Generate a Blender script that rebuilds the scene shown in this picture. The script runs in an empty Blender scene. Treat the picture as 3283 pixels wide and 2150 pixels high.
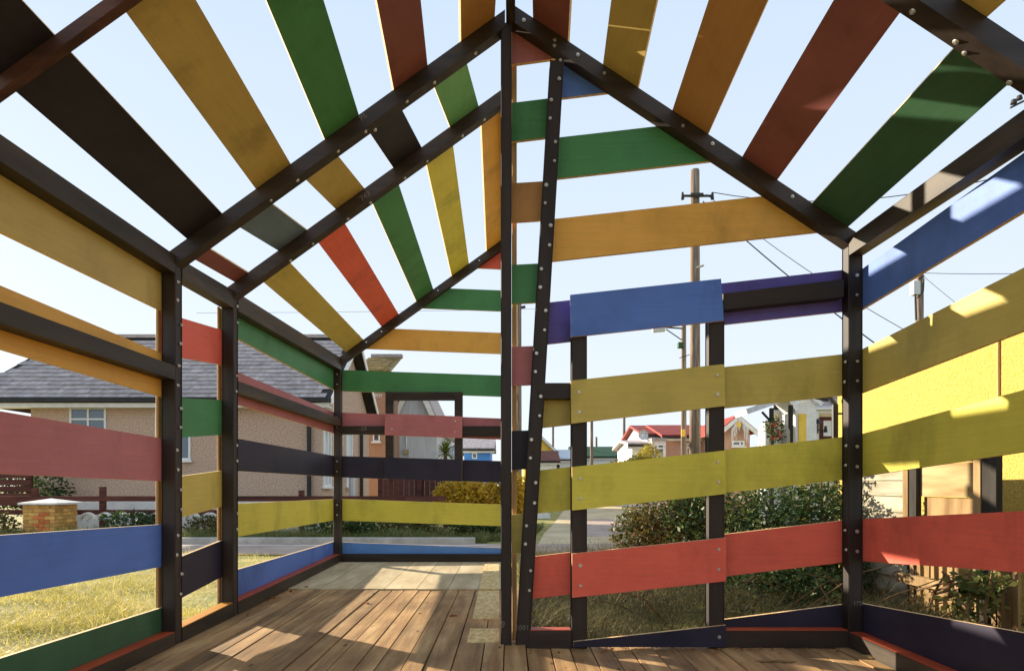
import bpy, bmesh, math, random
from mathutils import Vector as V, Matrix

# ------------------------------------------------------------------ camera, sky, sun, exposure
scene = bpy.context.scene
col = scene.collection
EYE = 1.0
F, CX, CY = 2006.0, 1633.0, 1559.0          # focal length and vanishing point, in photograph pixels

cam_data = bpy.data.cameras.new('camera')
cam = bpy.data.objects.new('camera', cam_data)
col.objects.link(cam)
cam.location = (0, 0, EYE)
cam.rotation_euler = (math.radians(90), 0, 0)
cam_data.sensor_width = 36
cam_data.lens = 22.0
cam_data.shift_x = (1641.5 - CX) / 3283
cam_data.shift_y = (CY - 1075) / 3283
cam_data.clip_start = 0.02
cam_data.clip_end = 2000
scene.camera = cam

SUN_EL = math.radians(16.5)
SUN_DIR = V((-1.0, 0.715, 0)).normalized() * math.cos(SUN_EL) + V((0, 0, math.sin(SUN_EL)))
world = bpy.data.worlds.new('World')
scene.world = world
world.use_nodes = True
wn = world.node_tree
sky = wn.nodes.new('ShaderNodeTexSky')
sky.sky_type = 'NISHITA'
sky.sun_disc = False
sky.sun_elevation = SUN_EL
sky.sun_rotation = math.atan2(SUN_DIR.x, SUN_DIR.y)
sky.air_density = 1.0
sky.dust_density = 1.0
sky.ozone_density = 1.6
# thin bright veil of high cloud over the clear sky: paler towards the horizon, the same all round
w_tc = wn.nodes.new('ShaderNodeTexCoord'); w_sep = wn.nodes.new('ShaderNodeSeparateXYZ')
wn.links.new(w_tc.outputs['Generated'], w_sep.inputs[0])
w_ramp = wn.nodes.new('ShaderNodeValToRGB')
w_ramp.color_ramp.elements[0].position = 0.0; w_ramp.color_ramp.elements[0].color = (.87, .935, 1.0, 1)
w_ramp.color_ramp.elements[1].position = 0.75; w_ramp.color_ramp.elements[1].color = (.58, .73, .93, 1)
wn.links.new(w_sep.outputs['Z'], w_ramp.inputs[0])
w_gain = wn.nodes.new('ShaderNodeVectorMath'); w_gain.operation = 'SCALE'
w_gain.inputs['Scale'].default_value = 2.8
wn.links.new(w_ramp.outputs[0], w_gain.inputs[0])
w_mix = wn.nodes.new('ShaderNodeMix'); w_mix.data_type = 'RGBA'
w_mix.inputs['Factor'].default_value = 0.97
wn.links.new(sky.outputs[0], w_mix.inputs['A']); wn.links.new(w_gain.outputs[0], w_mix.inputs['B'])
wn.links.new(w_mix.outputs['Result'], wn.nodes['Background'].inputs['Color'])
wn.nodes['Background'].inputs['Strength'].default_value = 0.15

sun_data = bpy.data.lights.new('sun', 'SUN')
sun_data.energy = 5.0
sun_data.angle = math.radians(0.6)
sun_data.color = (1.0, 0.86, 0.66)
sun = bpy.data.objects.new('sun', sun_data)
sun.rotation_euler = (-SUN_DIR).to_track_quat('-Z', 'Y').to_euler()
sun.location = (-6, 4, 6)
col.objects.link(sun)

scene.view_settings.view_transform = 'Standard'
scene.view_settings.look = 'None'
scene.view_settings.exposure = 1.34
scene.view_settings.gamma = 1.0
scene.cycles.use_denoising = True
scene.cycles.max_bounces = 6

rnd = random.Random(7)

# ------------------------------------------------------------------ helpers
def onY(p, Y):                                # photographed point at distance Y
    return V(((p[0] - CX) / F * Y, Y, EYE + (CY - p[1]) / F * Y))
def onX(p, X):                                # photographed point on a wall X = const
    Y = F * X / (p[0] - CX)
    return V((X, Y, EYE + (CY - p[1]) / F * Y))
def onN(p, n, d):
    r = V(((p[0] - CX) / F, 1, (CY - p[1]) / F))
    o = V((0, 0, EYE))
    return o + r * ((d - n.dot(o)) / n.dot(r))
def X_(p, Y): return (p - CX) / F * Y
def Z_(p, Y): return EYE + (CY - p) / F * Y
def crop(x0, y0, k): return lambda x, y: (x0 + x * k, y0 + y * k)
A = crop(0, 0, .4617); B = crop(820, 0, .4617); C = crop(0, 720, .4617); D = crop(820, 720, .4617)
E = crop(0, 1430, .4617); Fq = crop(820, 1430, .4617); G = crop(1640, 0, .4617); H = crop(2460, 0, .4618)
I = crop(1640, 720, .4617); J = crop(2460, 720, .4618); K = crop(1640, 1430, .4617); L = crop(2460, 1430, .4618)
M1 = crop(1400, 0, .4491); M2 = crop(1400, 700, .4491); M3 = crop(1400, 1400, .4812)

def lin(c):
    c = c / 255.0
    return c / 12.92 if c <= 0.04045 else ((c + 0.055) / 1.055) ** 2.4
def rgb(r, g, b): return (lin(r), lin(g), lin(b), 1)

def link(o, parent=None):
    col.objects.link(o)
    if parent is not None:
        o.parent = parent
    return o
def tag(o, label=None, cat=None, group=None, kind=None):
    if label: o['label'] = label
    if cat: o['category'] = cat
    if group: o['group'] = group
    if kind: o['kind'] = kind
    return o
def thing(name, label, cat, loc=(0, 0, 0), group=None):
    o = bpy.data.objects.new(name, None)
    o.empty_display_size = 0.2
    o.location = loc
    link(o)
    return tag(o, label, cat, group)

class MB:
    """collects faces with material slots, builds one mesh object"""
    def __init__(s):
        s.v = []; s.f = []; s.m = []
    def face(s, pts, m=0):
        n = len(s.v)
        s.v += [tuple(p) for p in pts]
        s.f.append(tuple(range(n, n + len(pts)))); s.m.append(m)
    def slab(s, pts, n, t, m=0, me=None):
        """planar polygon extruded along n by t; caps get m, sides me"""
        if me is None: me = m
        pts = [V(p) for p in pts]
        k = V(n).normalized() * t
        nn = (pts[1] - pts[0]).cross(pts[2] - pts[0])
        if nn.dot(k) > 0: pts = pts[::-1]
        i = len(s.v); c = len(pts)
        s.v += [tuple(p) for p in pts] + [tuple(p + k) for p in pts]
        s.f.append(tuple(range(i, i + c))); s.m.append(m)
        s.f.append(tuple(range(i + 2 * c - 1, i + c - 1, -1))); s.m.append(m)
        for a in range(c):
            b = (a + 1) % c
            s.f.append((i + a, i + c + a, i + c + b, i + b)); s.m.append(me)
        return s
    def box(s, x0, x1, y0, y1, z0, z1, m=0):
        s.slab([(x0, y0, z0), (x1, y0, z0), (x1, y1, z0), (x0, y1, z0)], (0, 0, 1), z1 - z0, m)
        return s
    def hexa(s, a, b, m=0):
        """solid between two quads a and b with matching corners"""
        a = [V(p) for p in a]; b = [V(p) for p in b]
        ca = sum(a, V()) / 4; cb = sum(b, V()) / 4
        if (a[1] - a[0]).cross(a[2] - a[0]).dot(cb - ca) > 0:
            a = a[::-1]; b = b[::-1]
        i = len(s.v)
        s.v += [tuple(p) for p in a + b]
        s.f += [(i, i + 1, i + 2, i + 3), (i + 7, i + 6, i + 5, i + 4)]
        for q in range(4):
            r = (q + 1) % 4
            s.f.append((i + q, i + 4 + q, i + 4 + r, i + r))
        s.m += [m] * 6
        return s
    def tube(s, pts, rads, seg=8, m=0, cap=True):
        pts = [V(p) for p in pts]
        rings = []
        for j, p in enumerate(pts):
            d = (pts[min(j + 1, len(pts) - 1)] - pts[max(j - 1, 0)]).normalized()
            u = d.cross(V((0, 0, 1)))
            if u.length < 1e-3: u = d.cross(V((1, 0, 0)))
            u.normalize(); w = d.cross(u)
            r = rads[j] if isinstance(rads, (list, tuple)) else rads
            i = len(s.v)
            for q in range(seg):
                an = 2 * math.pi * q / seg
                s.v.append(tuple(p + u * (r * math.cos(an)) + w * (r * math.sin(an))))
            rings.append(i)
        for a, b in zip(rings, rings[1:]):
            for q in range(seg):
                r = (q + 1) % seg
                s.f.append((a + q, b + q, b + r, a + r)); s.m.append(m)
        if cap:
            s.f.append(tuple(rings[0] + q for q in range(seg))); s.m.append(m)
            s.f.append(tuple(rings[-1] + q for q in reversed(range(seg)))); s.m.append(m)
        return s
    def mesh(s, name, mats, smooth=False):
        me = bpy.data.meshes.new(name)
        me.from_pydata(s.v, [], s.f)
        for m in (mats if isinstance(mats, (list, tuple)) else [mats]):
            me.materials.append(m)
        me.polygons.foreach_set('material_index', s.m)
        if smooth:
            me.polygons.foreach_set('use_smooth', [True] * len(s.f))
        me.update()
        return me
    def build(s, name, mats, parent=None, smooth=False):
        return link(bpy.data.objects.new(name, s.mesh(name, mats, smooth)), parent)

def clip(poly, a, b, c):
    """keep the part of a 2d polygon where a*x + b*y <= c"""
    out = []
    for i, p in enumerate(poly):
        q = poly[(i + 1) % len(poly)]
        dp = a * p[0] + b * p[1] - c; dq = a * q[0] + b * q[1] - c
        if dp <= 0: out.append(p)
        if dp * dq < 0:
            t = dp / (dp - dq)
            out.append((p[0] + (q[0] - p[0]) * t, p[1] + (q[1] - p[1]) * t))
    return out

# ------------------------------------------------------------------ materials
def newmat(name):
    m = bpy.data.materials.new(name)
    m.use_nodes = True
    return m, m.node_tree.nodes, m.node_tree.links, m.node_tree.nodes['Principled BSDF']
def mixed(name, c0, c1, scale=8.0, stretch=(1, 1, 1), detail=5, rough=0.7, bump=0.15, bscale=None,
          lo=0.3, hi=0.7, c2=None, coords='Object', spec=0.3, bdist=0.01, rand=0.0, hue=0.0):
    """two or three colours mixed by stretched noise, plus relief"""
    m, n, l, p = newmat(name)
    tc = n.new('ShaderNodeTexCoord'); mp = n.new('ShaderNodeMapping')
    mp.inputs['Scale'].default_value = stretch
    if coords == 'World':
        geo = n.new('ShaderNodeNewGeometry'); l.new(geo.outputs['Position'], mp.inputs[0])
    else:
        l.new(tc.outputs[coords], mp.inputs[0])
    if rand:
        oi = n.new('ShaderNodeObjectInfo'); ml = n.new('ShaderNodeVectorMath'); ml.operation = 'SCALE'
        cv = n.new('ShaderNodeCombineXYZ')
        for q in range(3): l.new(oi.outputs['Random'], cv.inputs[q])
        l.new(cv.outputs[0], ml.inputs[0]); ml.inputs['Scale'].default_value = 37.0
        l.new(ml.outputs[0], mp.inputs['Location'])
    nz = n.new('ShaderNodeTexNoise'); nz.inputs['Scale'].default_value = scale
    nz.inputs['Detail'].default_value = detail; nz.inputs['Roughness'].default_value = 0.62
    l.new(mp.outputs[0], nz.inputs['Vector'])
    cr = n.new('ShaderNodeValToRGB')
    cr.color_ramp.elements[0].position = lo; cr.color_ramp.elements[0].color = c0
    cr.color_ramp.elements[1].position = hi; cr.color_ramp.elements[1].color = c1
    if c2:
        e = cr.color_ramp.elements.new((lo + hi) / 2); e.color = c2
    l.new(nz.outputs['Fac'], cr.inputs[0])
    out = cr.outputs[0]
    if rand:
        hs = n.new('ShaderNodeHueSaturation')
        mr = n.new('ShaderNodeMapRange')
        l.new(oi.outputs['Random'], mr.inputs[0])
        mr.inputs['To Min'].default_value = 1 - rand; mr.inputs['To Max'].default_value = 1 + rand
        l.new(mr.outputs[0], hs.inputs['Value']); l.new(out, hs.inputs['Color'])
        out = hs.outputs[0]
    l.new(out, p.inputs['Base Color'])
    p.inputs['Roughness'].default_value = rough
    p.inputs['Specular IOR Level'].default_value = spec
    if bump:
        bn = n.new('ShaderNodeTexNoise'); bn.inputs['Scale'].default_value = bscale or scale * 3
        bn.inputs['Detail'].default_value = 4
        l.new(mp.outputs[0], bn.inputs['Vector'])
        b = n.new('ShaderNodeBump'); b.inputs['Strength'].default_value = bump; b.inputs['Distance'].default_value = bdist
        l.new(bn.outputs['Fac'], b.inputs['Height']); l.new(b.outputs[0], p.inputs['Normal'])
    return m
def paint(name, r, g, b):
    """brushed exterior paint on plywood: small tone shifts, dust and rain streaks"""
    k = tuple(min(.85, x * 1.24 + .030) for x in (r, g, b)) if max(r, g, b) > .06 else (r + .006, g + .006, b + .006)
    c0 = tuple(x * 0.80 for x in k) + (1,)
    c1 = tuple(min(1, x * 1.08 + 0.006) for x in k) + (1,)
    m = mixed('paint_' + name, c0, c1, scale=3.0, stretch=(1, 1, 1), rough=0.5, bump=0, lo=0.25, hi=0.75, c2=k + (1,), spec=0.25, rand=0.06)
    n, l = m.node_tree.nodes, m.node_tree.links
    p = n['Principled BSDF']; out = p.inputs['Base Color'].links[0].from_socket
    geo = n.new('ShaderNodeNewGeometry')
    def layer(scale, size, detail, p0, v0, p1, v1):
        mp = n.new('ShaderNodeMapping'); mp.inputs['Scale'].default_value = scale
        l.new(geo.outputs['Position'], mp.inputs[0])
        nz = n.new('ShaderNodeTexNoise'); nz.inputs['Scale'].default_value = size; nz.inputs['Detail'].default_value = detail
        nz.inputs['Roughness'].default_value = .65
        l.new(mp.outputs[0], nz.inputs['Vector'])
        cr = n.new('ShaderNodeValToRGB')
        cr.color_ramp.elements[0].position = p0; cr.color_ramp.elements[0].color = (v0, v0, v0, 1)
        cr.color_ramp.elements[1].position = p1; cr.color_ramp.elements[1].color = (v1, v1, v1, 1)
        l.new(nz.outputs['Fac'], cr.inputs[0])
        return nz, cr
    grain, g_r = layer((.7, .7, 16), 5.0, 6, .30, .91, .70, 1.03)       # brush marks and grain along the plank
    _, d_r = layer((1, 1, .55), 2.4, 8, .30, .72, .46, 1.0)             # rain streaks and grime
    _, s_r = layer((1, 1, 3), 34.0, 3, .70, 1.0, .76, 1.22)             # pale scuffs
    for c in (g_r, d_r, s_r):
        mx = n.new('ShaderNodeMix'); mx.data_type = 'RGBA'; mx.blend_type = 'MULTIPLY'; mx.inputs['Factor'].default_value = 1
        l.new(out, mx.inputs['A']); l.new(c.outputs[0], mx.inputs['B']); out = mx.outputs['Result']
    l.new(out, p.inputs['Base Color'])
    bp = n.new('ShaderNodeBump'); bp.inputs['Strength'].default_value = .22; bp.inputs['Distance'].default_value = .003
    l.new(grain.outputs['Fac'], bp.inputs['Height']); l.new(bp.outputs[0], p.inputs['Normal'])
    return m
PAINT = {k: paint(k, *v) for k, v in {
    'gold': (.44, .315, .075), 'olive': (.50, .39, .075), 'lime': (.57, .505, .05), 'orange': (.64, .33, .045),
    'brown_orange': (.40, .19, .045), 'red': (.66, .098, .055), 'rose': (.40, .125, .13), 'maroon': (.22, .06, .05),
    'green': (.040, .20, .06), 'dark_green': (.024, .105, .042), 'light_green': (.10, .29, .10), 'blue': (.062, .15, .48),
    'sky_blue': (.09, .24, .56), 'indigo': (.026, .022, .044), 'black': (.022, .018, .024), 'slate': (.105, .16, .215),
    'violet': (.085, .062, .30)}.items()}
m_edge = mixed('plywood_edge', rgb(196, 150, 94), rgb(238, 208, 160), scale=60, stretch=(1, 1, .4), rough=.8, bump=.1)
m_timber = mixed('black_stained_timber', (.013, .011, .010, 1), (.056, .037, .028, 1), scale=14, stretch=(1, 1, .12),
                 rough=.55, bump=.25, bscale=40, lo=.25, hi=.8, spec=.35, bdist=.003, rand=.25)
m_timber_y = mixed('black_stained_timber_beam', (.014, .011, .009, 1), (.082, .060, .038, 1), scale=14, stretch=(1, .12, 1),
                   rough=.55, bump=.25, bscale=40, lo=.25, hi=.8, spec=.35, bdist=.003, rand=.25)
m_timber_x = mixed('black_stained_timber_rail', (.014, .010, .009, 1), (.060, .040, .029, 1), scale=14, stretch=(.12, 1, 1),
                   rough=.55, bump=.25, bscale=40, lo=.25, hi=.8, spec=.35, bdist=.003, rand=.25)
m_brown = mixed('brown_stained_timber', (.045, .018, .012, 1), (.12, .05, .032, 1), scale=14, stretch=(.12, 1, 1), rough=.6, bump=.25, bscale=40)
m_bare = mixed('bare_softwood', rgb(176, 134, 84), rgb(218, 182, 128), scale=18, stretch=(1, 1, .1), rough=.8, bump=.2)
m_cap_red = mixed('red_cap_paint', (.38, .06, .025, 1), (.5, .09, .03, 1), scale=6, rough=.5, bump=.1)
m_cap_orange = mixed('orange_cap_paint', (.52, .21, .02, 1), (.62, .28, .03, 1), scale=6, rough=.5, bump=.1)
m_steel, n_, l_, p_ = newmat('galvanised_steel')
p_.inputs['Base Color'].default_value = (.62, .60, .54, 1); p_.inputs['Metallic'].default_value = .85
p_.inputs['Roughness'].default_value = .38
m_chalk, n_, l_, p_ = newmat('chalk')
p_.inputs['Base Color'].default_value = (.42, .38, .33, 1); p_.inputs['Roughness'].default_value = .95
m_board = mixed('weathered_deck', rgb(126, 98, 66), rgb(206, 174, 124), scale=7, stretch=(2.2, .22, 1), c2=rgb(170, 134, 90),
                rough=.75, bump=.35, bscale=30, lo=.28, hi=.74, bdist=.004, rand=.22, spec=.25)
def knots(m, amount=.75):
    n, l = m.node_tree.nodes, m.node_tree.links
    p = n['Principled BSDF']; src = p.inputs['Base Color'].links[0].from_socket
    geo = n.new('ShaderNodeNewGeometry'); mp = n.new('ShaderNodeMapping'); mp.inputs['Scale'].default_value = (9, 3.2, 1)
    l.new(geo.outputs['Position'], mp.inputs[0])
    vo = n.new('ShaderNodeTexVoronoi'); vo.inputs['Scale'].default_value = 1.0; l.new(mp.outputs[0], vo.inputs['Vector'])
    cr = n.new('ShaderNodeValToRGB'); cr.color_ramp.elements[0].position = .035; cr.color_ramp.elements[0].color = (1 - amount,) * 3 + (1,)
    cr.color_ramp.elements[1].position = .11; cr.color_ramp.elements[1].color = (1, 1, 1, 1)
    l.new(vo.outputs['Distance'], cr.inputs[0])
    nz = n.new('ShaderNodeTexNoise'); nz.inputs['Scale'].default_value = 2.6; nz.inputs['Detail'].default_value = 6
    l.new(geo.outputs['Position'], nz.inputs['Vector'])
    c2 = n.new('ShaderNodeValToRGB'); c2.color_ramp.elements[0].position = .3; c2.color_ramp.elements[0].color = (.62, .62, .64, 1)
    c2.color_ramp.elements[1].position = .6; c2.color_ramp.elements[1].color = (1, 1, 1, 1)
    l.new(nz.outputs['Fac'], c2.inputs[0])
    out = src
    for c in (cr, c2):
        mx = n.new('ShaderNodeMix'); mx.data_type = 'RGBA'; mx.blend_type = 'MULTIPLY'; mx.inputs['Factor'].default_value = 1
        l.new(out, mx.inputs['A']); l.new(c.outputs[0], mx.inputs['B']); out = mx.outputs['Result']
    l.new(out, p.inputs['Base Color'])
knots(m_board)
m_pale = mixed('grey_pale_ply', rgb(168, 150, 116), rgb(212, 198, 164), scale=5, stretch=(1.5, .4, 1), c2=rgb(192, 174, 138),
               rough=.8, bump=.2, bscale=25, bdist=.003, rand=.12)
m_osb = mixed('chipboard', rgb(176, 150, 96), rgb(230, 210, 160), scale=38, stretch=(1, .5, 1), c2=rgb(206, 182, 128),
              rough=.85, bump=.3, bdist=.003)
m_dark = mixed('dark_underdeck', (.012, .01, .008, 1), (.03, .024, .018, 1), scale=9, rough=.9)

def leafmat(name, cols, trans=.35, rough=.5):
    m, n, l, p = newmat(name)
    geo = n.new('ShaderNodeNewGeometry')
    cr = n.new('ShaderNodeValToRGB')
    while len(cr.color_ramp.elements) < len(cols): cr.color_ramp.elements.new(.5)
    for i, c in enumerate(cols):
        cr.color_ramp.elements[i].position = i / (len(cols) - 1); cr.color_ramp.elements[i].color = tuple(c) + (1,)
    nz = n.new('ShaderNodeTexNoise'); nz.inputs['Scale'].default_value = 2.2; nz.inputs['Detail'].default_value = 3
    l.new(geo.outputs['Position'], nz.inputs['Vector'])
    mx = n.new('ShaderNodeMath'); mx.operation = 'MULTIPLY_ADD'
    l.new(geo.outputs['Random Per Island'], mx.inputs[0]); mx.inputs[1].default_value = .55
    sb = n.new('ShaderNodeMath'); sb.operation = 'MULTIPLY_ADD'
    l.new(nz.outputs['Fac'], sb.inputs[0]); sb.inputs[1].default_value = 1.1; sb.inputs[2].default_value = -.33
    l.new(sb.outputs[0], mx.inputs[2]); l.new(mx.outputs[0], cr.inputs[0])
    l.new(cr.outputs[0], p.inputs['Base Color'])
    p.inputs['Roughness'].default_value = rough; p.inputs['Specular IOR Level'].default_value = .3
    tr = n.new('ShaderNodeBsdfTranslucent'); l.new(cr.outputs[0], tr.inputs[0])
    ms = n.new('ShaderNodeMixShader'); ms.inputs[0].default_value = trans
    l.new(p.outputs[0], ms.inputs[1]); l.new(tr.outputs[0], ms.inputs[2])
    l.new(ms.outputs[0], n['Material Output'].inputs[0])
    return m
m_hedge = leafmat('hedge_leaf', [(.018, .035, .012), (.03, .06, .018), (.05, .09, .025), (.09, .12, .03), (.13, .10, .03)])
m_ivy = leafmat('autumn_leaf', [(.03, .05, .015), (.06, .08, .02), (.12, .10, .025), (.16, .09, .03), (.20, .07, .03)])
m_yellow_leaf = leafmat('yellow_leaf', [(.12, .10, .02), (.50, .32, .03), (.74, .50, .05), (.80, .58, .08)], .5)
m_gold_leaf = leafmat('golden_leaf', [(.16, .13, .03), (.40, .32, .04), (.55, .46, .06)])
m_palm = leafmat('palm_leaf', [(.06, .09, .02), (.16, .2, .04), (.28, .28, .06)])
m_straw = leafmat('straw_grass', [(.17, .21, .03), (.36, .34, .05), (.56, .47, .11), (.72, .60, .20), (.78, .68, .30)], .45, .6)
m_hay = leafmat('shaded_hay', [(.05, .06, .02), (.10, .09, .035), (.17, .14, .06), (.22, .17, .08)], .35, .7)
m_verge = leafmat('verge_grass', [(.045, .075, .018), (.10, .13, .03), (.20, .19, .06), (.34, .28, .12)], .35, .6)
m_bark = mixed('bark', rgb(70, 54, 40), rgb(120, 98, 76), scale=20, stretch=(1, 1, .2), rough=.9, bump=.4)
m_twig = mixed('twig', rgb(80, 60, 42), rgb(130, 104, 70), scale=20, rough=.9)

m_ground = mixed('dry_lawn', (.13, .15, .035, 1), (.44, .36, .13, 1), scale=1.7, coords='World', c2=(.28, .25, .07, 1),
                 detail=9, rough=.95, bump=.6, bscale=14, bdist=.03)
m_road = mixed('road_tarmac', rgb(144, 124, 112), rgb(184, 164, 150), scale=1.2, coords='World', detail=9, rough=.9, bump=.3, bscale=60, bdist=.004)
m_conc = mixed('old_concrete', rgb(168, 148, 114), rgb(212, 194, 156), scale=.9, coords='World', detail=9, rough=.9, bump=.3, bscale=40, bdist=.004)
m_kerb = mixed('kerb_stone', rgb(160, 156, 148), rgb(200, 196, 188), scale=4, coords='World', rough=.9, bump=.2)
m_white_line = mixed('road_line', rgb(190, 186, 180), rgb(228, 224, 218), scale=12, coords='World', rough=.8, bump=.1)
m_pebble = mixed('pebbledash', rgb(156, 128, 112), rgb(220, 194, 174), scale=34, detail=3, rough=.95, bump=.9, bscale=60, lo=.34, hi=.66, bdist=.015)
m_slate = mixed('slate_tile', rgb(140, 130, 130), rgb(186, 174, 170), scale=6, stretch=(1, .5, 1), rough=.65, bump=.25, bscale=20, rand=.16)
m_roofbase = mixed('roof_underlay', (.02, .018, .018, 1), (.04, .036, .036, 1), scale=6, rough=.9)
m_white = mixed('white_upvc', rgb(214, 214, 212), rgb(236, 236, 234), scale=4, rough=.4, bump=0, spec=.4)
m_black = mixed('black_plastic', (.012, .012, .013, 1), (.028, .027, .028, 1), scale=4, rough=.45, bump=.05)
m_glass, n_, l_, p_ = newmat('window_glass')
p_.inputs['Base Color'].default_value = (.10, .13, .16, 1); p_.inputs['Roughness'].default_value = .06
p_.inputs['Specular IOR Level'].default_value = .9; p_.inputs['Metallic'].default_value = .35
m_curtain = mixed('net_curtain', rgb(176, 186, 196), rgb(222, 228, 232), scale=9, stretch=(6, 1, .3), rough=.9, bump=0)
m_fence = mixed('red_brown_fence', rgb(64, 36, 32), rgb(104, 60, 50), scale=9, stretch=(.15, 1, 1), rough=.8, bump=.3, rand=.2)
m_brick = mixed('buff_brick', rgb(186, 134, 66), rgb(230, 184, 108), scale=10, rough=.9, bump=.4, rand=.22)
m_brick_red = mixed('stained_brick', rgb(190, 92, 52), rgb(220, 140, 80), scale=10, rough=.9, bump=.4, rand=.15)
m_mortar = mixed('mortar', rgb(150, 132, 104), rgb(186, 168, 138), scale=20, rough=.95, bump=.3)
m_capstone = mixed('cap_stone', rgb(196, 192, 184), rgb(232, 230, 224), scale=8, rough=.8, bump=.2)
m_brickwall = mixed('brick_house', rgb(140, 104, 84), rgb(186, 148, 122), scale=24, stretch=(.5, .5, 2.2), rough=.9, bump=.4)
m_lichen = mixed('lichen_tile', rgb(96, 78, 52), rgb(196, 160, 58), scale=5, rough=.9, bump=.4, c2=rgb(128, 108, 64), rand=.2)
m_whitewall = mixed('white_render', rgb(208, 208, 206), rgb(236, 236, 236), scale=4, rough=.8, bump=.15)
m_cream = mixed('cream_render', rgb(226, 214, 176), rgb(244, 234, 204), scale=4, rough=.8, bump=.15)
m_redroof = mixed('red_roof', rgb(112, 40, 36), rgb(158, 64, 52), scale=5, rough=.75, bump=.2, rand=.1)
m_greenroof = mixed('green_roof', rgb(38, 70, 48), rgb(60, 96, 66), scale=5, rough=.75, bump=.2)
m_pinkbrick = mixed('pink_brick', rgb(170, 130, 112), rgb(212, 176, 156), scale=30, stretch=(.5, .5, 2), rough=.9, bump=.3)
m_bluehut = mixed('blue_boards', rgb(64, 126, 204), rgb(92, 152, 224), scale=4, stretch=(.2, 1, 3), rough=.7, bump=.15)
m_greyboard = mixed('grey_white_cladding', rgb(176, 182, 190), rgb(206, 210, 216), scale=4, stretch=(3, 3, .2), rough=.7, bump=.15)
m_stucco = mixed('yellow_stucco', rgb(160, 136, 58), rgb(204, 180, 98), scale=55, detail=4, rough=.95, bump=1.0, bscale=70, lo=.25, hi=.72, bdist=.014)
m_yellowpaint = mixed('yellow_paint', rgb(222, 182, 62), rgb(240, 204, 90), scale=5, rough=.6, bump=.1)
m_pole = mixed('pole_wood', rgb(92, 82, 72), rgb(158, 146, 132), scale=9, stretch=(1.6, 1.6, .12), c2=rgb(124, 108, 94), rough=.9, bump=.5)
m_cable = mixed('cable', (.03, .03, .03, 1), (.06, .06, .06, 1), scale=5, rough=.7, bump=0)
m_shiplap = mixed('weathered_white_boards', rgb(122, 114, 94), rgb(176, 170, 150), scale=8, stretch=(1, .25, 1.5), rough=.85, bump=.3, rand=.12)
m_plyfence = mixed('grained_ply', rgb(130, 106, 66), rgb(180, 160, 118), scale=3.0, stretch=(1, .6, 3.5), detail=2, rough=.85, bump=.15)
m_picket = mixed('old_picket', rgb(112, 88, 58), rgb(164, 136, 96), scale=12, stretch=(1, 1, .15), rough=.9, bump=.3, rand=.2)
m_pavers = mixed('sooty_post', (.014, .012, .010, 1), (.04, .034, .028, 1), scale=12, stretch=(1, 1, .15), rough=.85, bump=.3)
m_leafdry = mixed('dead_leaf', rgb(96, 54, 26), rgb(168, 104, 50), scale=20, rough=.9)
m_rubber = mixed('roof_felt', (.02, .02, .021, 1), (.05, .05, .052, 1), scale=20, rough=.8, bump=.4)

# ------------------------------------------------------------------ terrain, road, deck
bm = bmesh.new()
xs = [-400, -120, -60, -30] + [-20 + i * .8 for i in range(51)] + [30, 60, 120, 400]
ys = [-200, -60, -20] + [-6 + i * .8 for i in range(60)] + [60, 100, 200, 500]
grid = {}
for i, x in enumerate(xs):
    for j, y in enumerate(ys):
        z = 0.02 * math.sin(x * 2.1 + y) + .015 * math.sin(y * 2.7 - x * .6)
        flat = (8.4 < y < 13) or (y > 8 and -1 < x < 9) or abs(x) > 19 or (-2.6 < x < 2.6 and -3 < y < 8)
        if flat: z = 0
        grid[i, j] = bm.verts.new((x, y, z - .012))
for i in range(len(xs) - 1):
    for j in range(len(ys) - 1):
        bm.faces.new((grid[i, j], grid[i + 1, j], grid[i + 1, j + 1], grid[i, j + 1]))
me = bpy.data.meshes.new('ground'); bm.to_mesh(me); bm.free(); me.materials.append(m_ground)
tag(link(bpy.data.objects.new('ground', me)), 'dry straw coloured lawn and rough ground around the deck', kind='structure')

tag(MB().slab([(-60, 9.15, .006), (40, 9.15, .006), (40, 10.85, .006), (-60, 10.85, .006)], (0, 0, 1), .006).build('road', m_road),
    'pinkish grey tarmac road crossing behind the timber frame', kind='structure')
tag(MB().slab([(.5, 10.85, .004), (2.4, 10.85, .004), (5.2, 29, .004), (12, 60, .004), (8, 60, .004), (2.6, 29, .004), (1.1, 16, .004), (.75, 13.4, .004)],
    (0, 0, 1), .006).build('path', m_conc), 'pale concrete side road running away to the far houses', kind='structure')
tag(MB().slab([(1.45, 12.4, .0115), (2.5, 12.4, .0115), (3.6, 19, .0115), (2.3, 19, .0115), (1.7, 15, .0115)], (0, 0, 1), .004).build('road_patch', m_road),
    'darker tarmac patch in the pale side road', kind='structure')
kerb = MB().box(-40, -.6, 10.85, 11.0, -.05, .11).build('kerb', m_kerb)
tag(kerb, 'pale kerb along the far side of the road', kind='structure')
tag(MB().slab([(-40, 10.45, .0155), (-.3, 10.45, .0155), (-.3, 10.53, .0155), (-40, 10.53, .0155)], (0, 0, 1), .002).build('road_marking', m_white_line),
    'thin white edge line painted on the road', kind='structure')

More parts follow.
